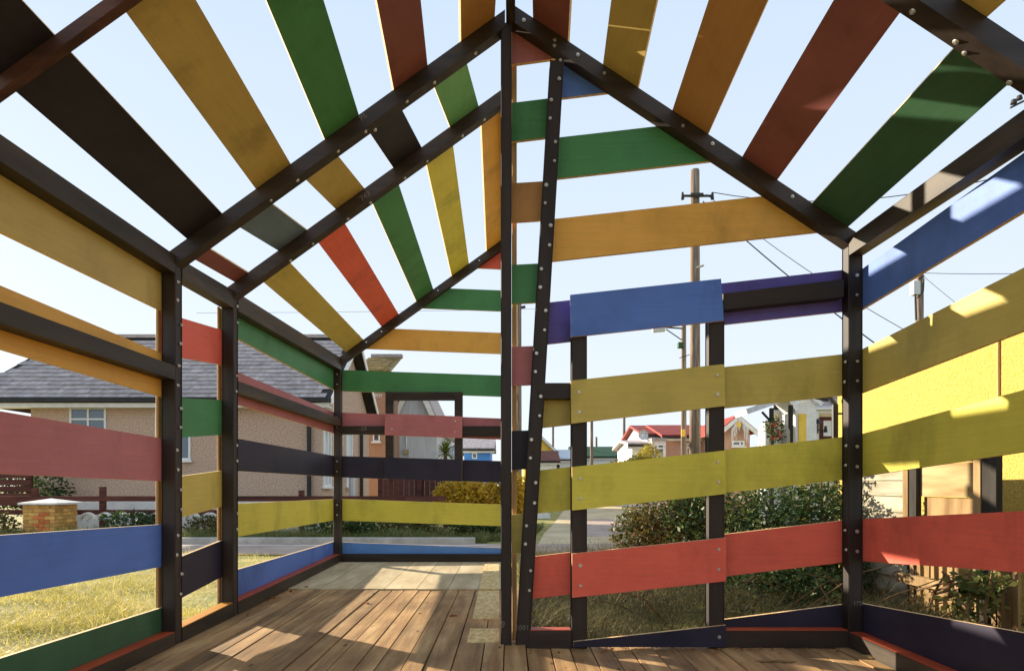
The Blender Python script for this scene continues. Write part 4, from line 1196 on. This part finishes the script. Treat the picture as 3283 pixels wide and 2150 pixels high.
# roadside shrubs along the fence, as separate plants
for i, (x, w, hgt, lb) in enumerate([(-10.7, .6, .55, 'low weedy shrub left of the brick pillar'), (-7.6, .55, .5, 'low weedy shrub just right of the brick pillar'),
                                (-5.9, .6, .42, 'low weedy shrub under the fence in the narrow bay'), (-3.4, .8, .42, 'low weedy shrub below the rear side wall planks'),
                                (-2.1, .6, .38, 'low weedy shrub below the lime rear plank'), (-.75, .5, .42, 'low weedy shrub near the centre post beyond the road')]):
    bush('weedy_shrub', lb, [((x, 12.5, hgt * .5), (w, .3, hgt * .55)), ((x + .4, 12.6, hgt * .4), (w * .6, .3, hgt * .5))], 1500, .075,
         m_hedge if i % 2 else m_ivy, [(x - .1, 12.2, 0), (x + .2, 12.2, 0)], rr, 'shrub', 'roadside shrubs')

# ------------------------------------------------------------------ right side: hedge, fence, yellow building
def flowers(cols):
    def f(b):
        pass
    return f
bush('dark_hedge', 'dense dark green shrub behind the right of the gable', [((2.55, 5.6, .55), (.75, .5, .52)), ((3.0, 5.9, .6), (.5, .5, .5)), ((2.0, 6.0, .6), (.55, .5, .48)), ((2.5, 5.4, .25), (.8, .4, .3)), ((2.1, 5.0, .2), (.6, .4, .22))],
     24000, .040, m_hedge, [(2.2 + .12 * i, 5.6 + .1 * (i % 3), 0) for i in range(9)], rr)
bush('autumn_shrub', 'rambling shrub turning brown and red left of the dark hedge', [((1.65, 6.3, .60), (.45, .4, .42)), ((1.35, 6.5, .5), (.3, .35, .3)), ((1.8, 6.0, .35), (.4, .4, .35)), ((1.95, 6.5, .8), (.35, .4, .3))],
     14000, .038, m_ivy, [(1.5 + .08 * i, 6.3, 0) for i in range(7)], rr)
bush('rose_bush', 'small leafy sprigs rising beside the yellow building', [((2.75, 5.6, 1.2), (.22, .2, .2)), ((2.95, 5.5, 1.25), (.14, .15, .2))], 260, .05, m_hedge, [(2.7, 5.6, 0), (2.85, 5.6, 0), (2.95, 5.5, 0)], rr, 'sprig')
m = MB()
for _ in range(34):
    a = V((rr.uniform(.6, 3.0), rr.uniform(4.0, 5.2), rr.uniform(.02, .15))); an = rr.uniform(0, 6.28); ln = rr.uniform(.3, .9)
    b = a + V((math.cos(an) * ln, math.sin(an) * ln * .5, rr.uniform(.05, .45)))
    m.tube([a, a.lerp(b, .5) + V((rr.uniform(-.06, .06), 0, rr.uniform(0, .1))), b], [.007, .005, .003], 5)
tag(m.build('bramble_stems', m_twig), 'tangle of bare bramble stems behind the gable', kind='stuff')

XY = 3.75
yb = thing('yellow_building', 'bright yellow rough rendered building beyond the right wall', 'building')
MB().box(XY, XY + 5, 2.6, 7.15, 0, 2.26).build('wall', m_stucco, yb)
MB().box(XY - .03, XY + 5, 2.55, 7.2, 2.263, 2.30).build('coping', m_capstone, yb)
jy = F * XY / (J(1612, 0)[0] - CX)
MB().tube([(XY - .006, jy, .02), (XY - .006, jy, 2.25)], .012, 6).build('cable', m_bare, yb)
dp = MB()
dy = F * (XY - .08) / (2680 - CX)
p_a = V((XY - .09, dy, 0)); zt_ = 1 + (CY - (1240 + 290 * .1765)) / F * dy
dp.tube([(XY - .09, dy, 0), (XY - .09, dy, zt_ - .02), (XY - .12, dy + .05, zt_ + .05), (XY - .28, dy + .2, zt_ + .12)], .034, 8)
dp.build('downpipe', m_black, yb)
MB().tube([(XY - .09, dy, zt_ - .12), (XY, dy, zt_ - .12)], .012, 6).build('bracket', m_black, yb)

# shiplap fence along X = 3.0
XS = 3.02
def ysx(px): return F * XS / (px - CX)
c5 = lambda x, y: (2700 + x * .3527, 1450 + y * .3527)
sf = thing('shiplap_fence', 'weathered white shiplap boards beside the dark hedge', 'fence')
y0s, y1s = ysx(c5(570, 0)[0]), ysx(c5(40, 0)[0])
z = .05; i = 0
while z < 1.22:
    dz = rnd.uniform(-.01, .01)
    MB().hexa([(XS, y0s, z), (XS, y1s, z + dz), (XS + .02, y1s, z + .135 + dz), (XS + .02, y0s, z + .135)],
              [(XS + .012, y0s, z), (XS + .012, y1s, z + dz), (XS + .03, y1s, z + .135 + dz), (XS + .03, y0s, z + .135)]).build('board', m_shiplap, sf)
    z += .125
pf = thing('panel_fence', 'pale grained ply panel between two dark posts', 'fence')
ypa, ypb = ysx(c5(1250, 0)[0]), ysx(c5(690, 0)[0])
MB().box(XS + .02, XS + .035, ypa, ypb, .93, 1.16).build('panel', m_plyfence, pf)
MB().box(XS + .03, XS + .045, ypa, ypb, 1.165, 1.27).build('panel', m_plyfence, pf)
MB().box(XS + .045, XS + .06, ypa, ypb, .70, .925).build('panel', m_picket, pf)
for px, top, wd in ((630, 1.27, .07), (1315, 1.30, .09)):
    yy = ysx(c5(px, 0)[0])
    MB().box(XS - .012, XS + .028, yy - wd, yy + wd * .5, 0, top).build('post', m_pavers, pf)
for px, top in ((595, 1.25), (1250, 1.28)):
    yy = ysx(c5(px, 0)[0])
    MB().box(XS - .02, XS + .03, yy - .03, yy + .03, .75, top).build('batten', m_picket, pf)
pk = thing('picket_screen', 'broken picket and pallet screen low behind the right wall', 'fence')
for px in (655, 720, 790, 850, 925, 1000, 1070, 1155, 1225, 1410, 1450, 1530, 1600):
    yy = ysx(c5(px, 0)[0])
    MB().hexa([(XS - .02, yy - .022, .05), (XS - .02, yy + .022, .05), (XS, yy + .022, .05), (XS, yy - .022, .05)],
              [(XS - .02, yy - .022 + rnd.uniform(-.02, .02), rnd.uniform(.62, .74)), (XS - .02, yy + .022, .7), (XS, yy + .022, .7), (XS, yy - .022, .7)]).build('picket', m_picket, pk)
def zx(px, py): return 1 + (CY - py) / F * F * XS / (px - CX)
def rail5(a, b, w, mat=m_picket):
    pa, pb = c5(*a), c5(*b)
    A_ = V((XS - .05, ysx(pa[0]), zx(*pa))); B_ = V((XS - .05, ysx(pb[0]), zx(*pb)))
    MB().hexa([A_ + V((-.02, 0, -w)), A_ + V((.02, 0, -w)), A_ + V((.02, 0, w)), A_ + V((-.02, 0, w))],
              [B_ + V((-.02, 0, -w)), B_ + V((.02, 0, -w)), B_ + V((.02, 0, w)), B_ + V((-.02, 0, w))]).build('rail', mat, pk)
rail5((575, 1130), (880, 1190), .035); rail5((850, 1300), (1250, 1250), .02); rail5((1150, 1250), (1420, 1250), .03); rail5((880, 1190), (1010, 1220), .03)
m = MB()
for a, b in (((860, 1250), (1620, 1140)), ((1000, 1270), (1500, 1180)), ((1200, 1330), (1620, 1300)), ((950, 1480), (1100, 1100)), ((1180, 1330), (1420, 1559)), ((1100, 1080), (1180, 1240))):
    pa, pb = c5(*a), c5(*b)
    A_ = V((XS - .14, ysx(pa[0]), zx(*pa))); B_ = V((XS - .12, ysx(pb[0]), zx(*pb)))
    m.tube([A_, A_.lerp(B_, .5) + V((0, 0, .03)), B_], [.008, .009, .004], 5)
tag(m.build('bare_branches', m_twig), 'bare branches lying across the picket screen', kind='stuff')
bush('corner_weed', 'leafy weed growing by the picket screen at the right edge', [((2.85, 3.75, .42), (.1, .14, .2)), ((2.85, 3.9, .3), (.1, .2, .16))], 420, .045, m_verge, [(2.85, 3.8, 0), (2.85, 3.7, 0)], rr, 'weed')

# ------------------------------------------------------------------ far houses to the right
wb = thing('white_bungalow', 'white and cream bungalow with gabled porches beyond the hedge', 'house')
YV = 17.0
c4 = lambda x, y: (2300 + x * .1765, 1240 + y * .1765)
vx = lambda x: X_(c4(x, 0)[0], YV)
vz = lambda y: Z_(c4(0, y)[1], YV)
def sx(x, Y): return X_(c4(x, 0)[0], Y)               # the plot is skewed: side walls run along the street
MB().slab([(vx(1010), YV, 0), (vx(2700), YV, 0), (sx(2700, YV + 6), YV + 6, 0), (sx(1030, YV + 6), YV + 6, 0)], (0, 0, 1), vz(440)).build('wall', m_cream, wb)
MB().slab([(vx(950), YV - .3, vz(415)), (vx(2750), YV - .3, vz(415)), (sx(2750, YV + 3), YV + 3, vz(415) + 1.9), (sx(960, YV + 3), YV + 3, vz(415) + 1.9)], (0, .4, -1), .08).build('roof', m_roofbase, wb)
P_ = V((vx(1440), YV - .3, vz(415))); Wt = V((0, 3.3, 1.9)).normalized()
tiles_on(wb, None, P_, V((1, 0, 0)), Wt, vx(2700) - vx(1440), 3.6, .30, .24, m_slate)
tiles_on(wb, None, V((vx(990), YV - .3, vz(415))), V((1, 0, 0)), Wt, vx(1430) - vx(990), 3.6, .30, .24, m_redroof, inside=lambda u, w: u > w * .45)
MB().box(vx(1440), vx(2700), YV - .42, YV - .31, vz(440), vz(405)).build('gutter', m_white, wb)
MB().box(vx(950), vx(2700), YV - .30, YV - .27, vz(500), vz(442)).build('fascia', m_white, wb)
yv = YV - .9
def rk(a, b, w, y0, y1, mat, name):
    return rake2(wb, vx(a[0]), vz(a[1]), vx(b[0]), vz(b[1]), w, y0, y1, mat, name)
MB().slab([(vx(1140), yv, 0), (vx(1500), yv, 0), (vx(1500), yv, vz(420)), (vx(1310), yv, vz(250)), (vx(1140), yv, vz(420))], (0, 1, 0), .88).build('porch', m_whitewall, wb)
rk((1085, 470), (1312, 250), .10, yv - .12, yv - .06, m_white, 'bargeboard'); rk((1312, 250), (1545, 430), .10, yv - .12, yv - .06, m_white, 'bargeboard')
MB().box(vx(1190), vx(1320), yv - .03, yv - .002, 0, vz(560)).build('door', m_yellowpaint, wb)
MB().box(vx(1460), vx(1640), yv + .3, YV - .002, 0, vz(520)).build('pillar', m_whitewall, wb)
w_ = window(wb, vx(1850), vx(2130), vz(960), vz(545), YV, mull=(), mat=m_fence, glass=m_glass, fr=.10)
MB().box(vx(1890), vx(2110), YV - .028, YV - .013, vz(950), vz(610)).build('inner_frame', m_white, w_)
window(wb, vx(905), vx(975), vz(1150), vz(870), YV - .5)
MB().slab([(vx(735), YV - .48, 0), (vx(1005), YV - .48, 0), (sx(1005, YV - .02), YV - .02, 0), (sx(740, YV + 2), YV + 2, 0)], (0, 0, 1), vz(640)).build('wing_wall', m_whitewall, wb)
rk((230, 590), (930, 345), .14, yv - .35, yv + .5, m_greyboard, 'canopy')
rk((900, 300), (1060, 540), .12, yv - .3, yv + .5, m_white, 'bargeboard')
for px in (660, 985):
    MB().box(vx(px) - .04, vx(px) + .04, yv - .3, yv - .2, 0, vz(430 if px > 800 else 480)).build('canopy_post', m_pavers, wb)
MB().tube([(vx(500), yv - .25, vz(545)), (vx(660), yv - .25, vz(720))], .03, 6).build('brace', m_pavers, wb)
lan = thing('wall_lantern', 'black lantern on the white bungalow porch pillar', 'lantern')
lx, lz, ly = vx(1560), vz(830), yv + .1
MB().tube([(lx, ly, lz - .08), (lx, ly, lz + .22)], .018, 6).tube([(lx, ly, lz), (lx + .18, ly, lz)], .015, 6).build('arm', m_black, lan)
MB().tube([(lx - .0, ly, vz(710)), (lx, ly, vz(630))], [.12, .01], 8).build('lamp_shade', m_black, lan)
MB().tube([(lx + .2, ly, vz(870)), (lx + .2, ly, vz(760))], [.05, .03], 8).build('wall_plate', m_black, lan)
bush('hanging_basket', 'hanging basket of green leaves with red flowers by the bungalow canopy', [((vx(650), yv - .5, vz(860)), (.24, .22, .36))], 700, .06, m_hedge, [], rr, 'plant')
m = MB(); leaves(m, (vx(640), yv - .62, vz(880)), (.2, .12, .26), 60, .07, rr)
m_redfl = leafmat('red_petal', [(.4, .02, .02), (.6, .05, .05), (.7, .3, .25)])
fl_parent = [o for o in bpy.data.objects if o.name == 'hanging_basket'][0]
tag(m.build('flowers', m_redfl, fl_parent), kind='stuff')

YR = 30.0
h = small_house('red_roof_house', 'pink brick house with red roof left of the tall pole', X_(2134, YR), X_(2290, YR), YR, 6, Z_(1402, YR), Z_(1369, YR + 3), m_pinkbrick, m_redroof)
window(h, X_(2198, YR), X_(2222, YR), Z_(1466, YR), Z_(1420, YR), YR, trans=((X_(2198, YR), X_(2222, YR), Z_(1434, YR)),), fr=.08)
h = small_house('red_roof_cottage', 'cottage with dull red roof and bay window left of the pink house', X_(2072, 31), X_(2135, 31), 31, 6, Z_(1398, 31), Z_(1370, 34), m_whitewall, m_redroof)
MB().box(X_(2090, 29.5), X_(2135, 29.5), 29.5, 30.9, 0, Z_(1412, 29.5)).build('bay', m_whitewall, h)
MB().box(X_(2088, 29.5), X_(2136, 29.5), 29.4, 30.9, Z_(1411.5, 29.5), Z_(1404, 29.5)).build('bay_roof', m_slate, h)
window(h, X_(2094, 29.5), X_(2132, 29.5), Z_(1480, 29.5), Z_(1421, 29.5), 29.5, mull=(X_(2108, 29.5),), trans=((X_(2094, 29.5), X_(2132, 29.5), Z_(1436, 29.5)),), fr=.1)
dish = MB(); cpos = V((X_(2062, 29), 29, Z_(1394, 29)))
for rI, zI in ((.0, .12), (.2, .09), (.36, 0.0)):
    pass
rings = [(.02, .09), (.14, .06), (.24, 0.0)]
vs = []
for r_, z_ in rings:
    vs.append([cpos + V((math.cos(a) * r_, z_, math.sin(a) * r_)) for a in [i * math.pi / 6 for i in range(12)]])
for a, b in zip(vs, vs[1:]):
    for i in range(12): dish.face([a[i], a[(i + 1) % 12], b[(i + 1) % 12], b[i]])
dish.tube([cpos + V((0, .12, 0)), cpos + V((.4, .3, -.3))], .03, 6)
dish.build('satellite_dish', m_greyboard, h)
h = small_house('lean_to_shed', 'low dark roofed shed left of the red roofs', X_(2026, 30), X_(2066, 30), 30, 4, Z_(1428, 30), Z_(1409, 30), m_whitewall, m_slate, cat='shed')
YBk = 27.0
h = small_house('brick_gable_house', 'pink brick gable house with icicle lights between pole and bungalow', X_(2318, YBk), X_(2404, YBk), YBk, 7, Z_(1376, YBk), Z_(1340, YBk), m_pinkbrick, m_redroof, axis='y')
window(h, X_(2346, YBk), X_(2386, YBk), Z_(1430, YBk), Z_(1412, YBk), YBk, mull=(X_(2372, YBk),), fr=.07)
m = MB()
for i in range(46):
    u = rr.random(); xx = X_(2336, YBk) + (X_(2390, YBk) - X_(2336, YBk)) * u
    zz = Z_(1376, YBk) + (1 - abs(2 * u - 1)) * (Z_(1342, YBk) - Z_(1376, YBk))
    m.tube([(xx, YBk - .33, zz), (xx + rr.uniform(-.03, .03), YBk - .33, zz - rr.uniform(.15, .7))], .009, 4)
m.build('icicle_lights', m_white, h)
MB().box(X_(2353, YBk), X_(2366, YBk), YBk - .36, YBk - .31, Z_(1371, YBk), Z_(1355, YBk)).build('plaque', m_yellowpaint, h)
h = small_house('yellow_gable_house', 'distant house with yellow gable beside the leaning stud', X_(1680, 52), X_(1783, 52), 52, 8, Z_(1447, 52), Z_(1398, 52), m_yellowpaint, m_greenroof, axis='y')
h = small_house('brown_shed', 'brown roofed shed with white boat cover below the yellow gable', X_(1690, 48), X_(1785, 48), 48, 4, Z_(1481, 48), Z_(1449, 50), m_whitewall, m_fence, cat='shed')
h = small_house('grey_barn', 'grey roofed open barn left of the window stud', X_(1795, 50), X_(1840, 50), 50, 8, Z_(1474, 50), Z_(1436, 50), m_whitewall, m_greyboard, cat='barn')
h = small_house('green_roof_house', 'white hut with long green roof right of the window stud', X_(1842, 56), X_(1972, 56), 56, 6, Z_(1466, 56), Z_(1435, 59), m_whitewall, m_greenroof)
window(h, X_(1882, 56), X_(1890, 56), Z_(1482, 56), Z_(1474, 56), 56, fr=.08, sill=False)
h = small_house('rust_roof_house', 'distant low house with rusty roof behind the golden shrub', X_(1975, 60), X_(2030, 60), 60, 6, Z_(1462, 60), Z_(1443, 63), m_pinkbrick, m_redroof)
bush('golden_shrub', 'golden yellow shrub in front of the red roofed cottage', [((X_(2082, 26), 26, 1.8), (.6, .6, 1.0)), ((X_(2048, 26), 26, 1.6), (.6, .6, .8)), ((X_(2005, 26), 26, 1.4), (.6, .5, .7))],
     7000, .10, m_gold_leaf, [(X_(2075, 26), 26, 0), (X_(2040, 26), 26, 0), (X_(2010, 26), 26, 0)], rr)
bush('brown_shrub', 'reddish brown twiggy shrub before the green roofed hut', [((X_(1960, 34), 34, 1.2), (1.0, .6, 1.1)), ((X_(1990, 34), 34, 1.5), (.8, .6, 1.1))],
     2200, .13, m_ivy, [(X_(1960, 34), 34, 0), (X_(1990, 34), 34, 0)], rr)
ww = thing('white_garden_wall', 'low white rendered wall at the corner of the side road', 'wall')
MB().slab([(X_(1640, 19.5), 19.5, 0), (X_(1766, 19.5), 19.5, 0), (X_(1763, 19.5), 19.5, .16), (X_(1700, 19.5), 19.5, .30), (X_(1640, 19.5), 19.5, .42)], (0, 1, 0), .22).build('wall', m_whitewall, ww)
MB().slab([(X_(1640, 19.5), 19.46, .425), (X_(1700, 19.5), 19.46, .305), (X_(1700, 19.5), 19.46, .345), (X_(1640, 19.5), 19.46, .465)], (0, 1, 0), .30).build('coping', m_capstone, ww)

# ------------------------------------------------------------------ poles and wires
def pole(label, px, Y, top, r0, r1, bend=0):
    p = thing('utility_pole', label, 'pole', group='wooden utility poles')
    x = X_(px, Y); z = Z_(top, Y)
    MB().tube([(x + bend, Y, 0), (x + bend * .5, Y, z * .5), (x, Y, z - .02), (x, Y, z)], [r0, (r0 + r1) / 2, r1, r1 * .9], 14).build('shaft', m_pole, p, True)
    return p, x, z
p, x, z = pole('tall weathered utility pole with cross arm behind the orange plank', 2228, 18, 545, .165, .125)
MB().tube([(x - .42, 18 - .16, z - .82), (x + .48, 18 - .16, z - .82)], .035, 6).tube([(x - .18, 18 - .17, z - .80), (x + .18, 18 - .17, z - .80)], .06, 6).build('cross_arm', m_cable, p)
for dx in (-.4, .45):
    MB().tube([(x + dx, 18 - .16, z - .92), (x + dx, 18 - .16, z - .72)], [.05, .03], 6).build('insulator', m_cable, p)
MB().tube([(x, 18 - .15, Z_(865, 18)), (x + .16, 18 - .3, Z_(862, 18))], .03, 6).build('step_bolt', m_steel, p)
main = (x, 18, z)
p, x, z = pole('lamp pole with small street light left of the tall pole', 2192, 23, 1030, .11, .085)
m = MB().tube([(x, 23, Z_(1053, 23)), (X_(2128, 23), 22.9, Z_(1051, 23))], .03, 6).tube([(x, 23, Z_(1094, 23)), (X_(2134, 23), 22.95, Z_(1056, 23))], .02, 6)
m.build('bracket', m_cable, p)
MB().tube([(X_(2090, 23), 22.9, Z_(1061, 23)), (X_(2128, 23), 22.9, Z_(1056, 23))], [.09, .11], 8).build('lamp_head', m_greyboard, p)
MB().box(x - .24, x - .06, 22.8, 23.0, Z_(1117, 23), Z_(1100, 23)).build('junction_box', m_greenroof, p)
MB().tube([(x - .2, 22.85, Z_(1150, 23)), (x + .25, 22.85, Z_(1137, 23))], .015, 6).build('stay_arm', m_cable, p)
MB().box(x - .12, x + .02, 22.86, 22.9, Z_(1399, 23), Z_(1377, 23)).build('notice', m_yellowpaint, p)
p, x, z = pole('pole with grey switch box right of the right post', 2948, 25, 800, .15, .14)
MB().box(x - .42, x - .16, 24.7, 24.95, Z_(950, 25), Z_(908, 25)).build('switch_box', m_greyboard, p)
MB().tube([(x - .2, 24.8, Z_(900, 25)), (x + .05, 24.8, Z_(890, 25))], .03, 6).tube([(x - .3, 24.8, Z_(950, 25)), (x - .27, 24.8, Z_(1030, 25))], .04, 6).tube([(x - .22, 24.8, Z_(960, 25)), (x - .02, 24.75, Z_(940, 25)), (x, 24.75, Z_(900, 25))], .03, 6).build('cable', m_cable, p)
switch = (x, 25, Z_(875, 25))
p, x, z = pole('grey pole seen in the gap beside the leaning stud', 1664, 22, 960, .10, .085)
MB().tube([(x + .08, 21.9, Z_(988, 22)), (x + .22, 21.9, Z_(986, 22))], .05, 6).build('insulator', m_cable, p)
for px, Y, top, lb in ((1773, 60, 1330, 'thin distant pole behind the yellow gable house'), (1897, 45, 1310, 'distant pole just right of the left window stud'), (1912, 62, 1400, 'short distant pole above the green roof'), (2001, 50, 1320, 'thin distant pole left of the golden shrub')):
    pole(lb, px, Y, top, .13, .10)
p, x, z = pole('pole with insulators at the far right edge above the blue plank', 3335, 15, 262, .15, .13)
MB().tube([(x + .2, 14.8, Z_(290, 15)), (X_(3218, 15), 14.8, Z_(362, 15))], .025, 6).build('cross_arm', m_cable, p)
for a, b in ((3228, 343), (3246, 330), (3262, 306)):
    MB().tube([(X_(a, 15), 14.8, Z_(b + 6, 15)), (X_(a, 15), 14.8, Z_(b - 6, 15))], [.07, .05], 8).build('insulator', m_cable, p)
def wire(label, a, b, sag, r=.012):
    a, b = V(a), V(b)
    pts = []
    for i in range(13):
        t = i / 12
        q = a.lerp(b, t); q.z -= 4 * sag * t * (1 - t); pts.append(q)
    tag(MB().tube(pts, r, 5).build('overhead_wire', m_cable), label, 'wire', 'overhead wires')
mx, my, mz = main
wire('overhead wire from the tall pole passing behind the right roof', (mx + .45, my - .16, mz - .72), (12.0, 14, 8.2), .5)
wire('thin wire dropping from the tall pole towards the right post', (mx + .2, my - .1, mz - .95), (9.5, 15, 3.9), .15, .016)
wire('second thin wire dropping from the tall pole', (mx + .3, my - .1, mz - .75), (10.5, 15, 4.2), .25, .009)
wire('wire running right from the switch box pole', switch, (27, 20, 8.6), .3)
wire('fine wire falling from the switch box pole', switch, (22.5, 24, 4.2), .2, .009)
wire('long low wire across the left sky', (-20, 40, Z_(1003, 40)), (2, 42, Z_(990, 42)), .05, .010)
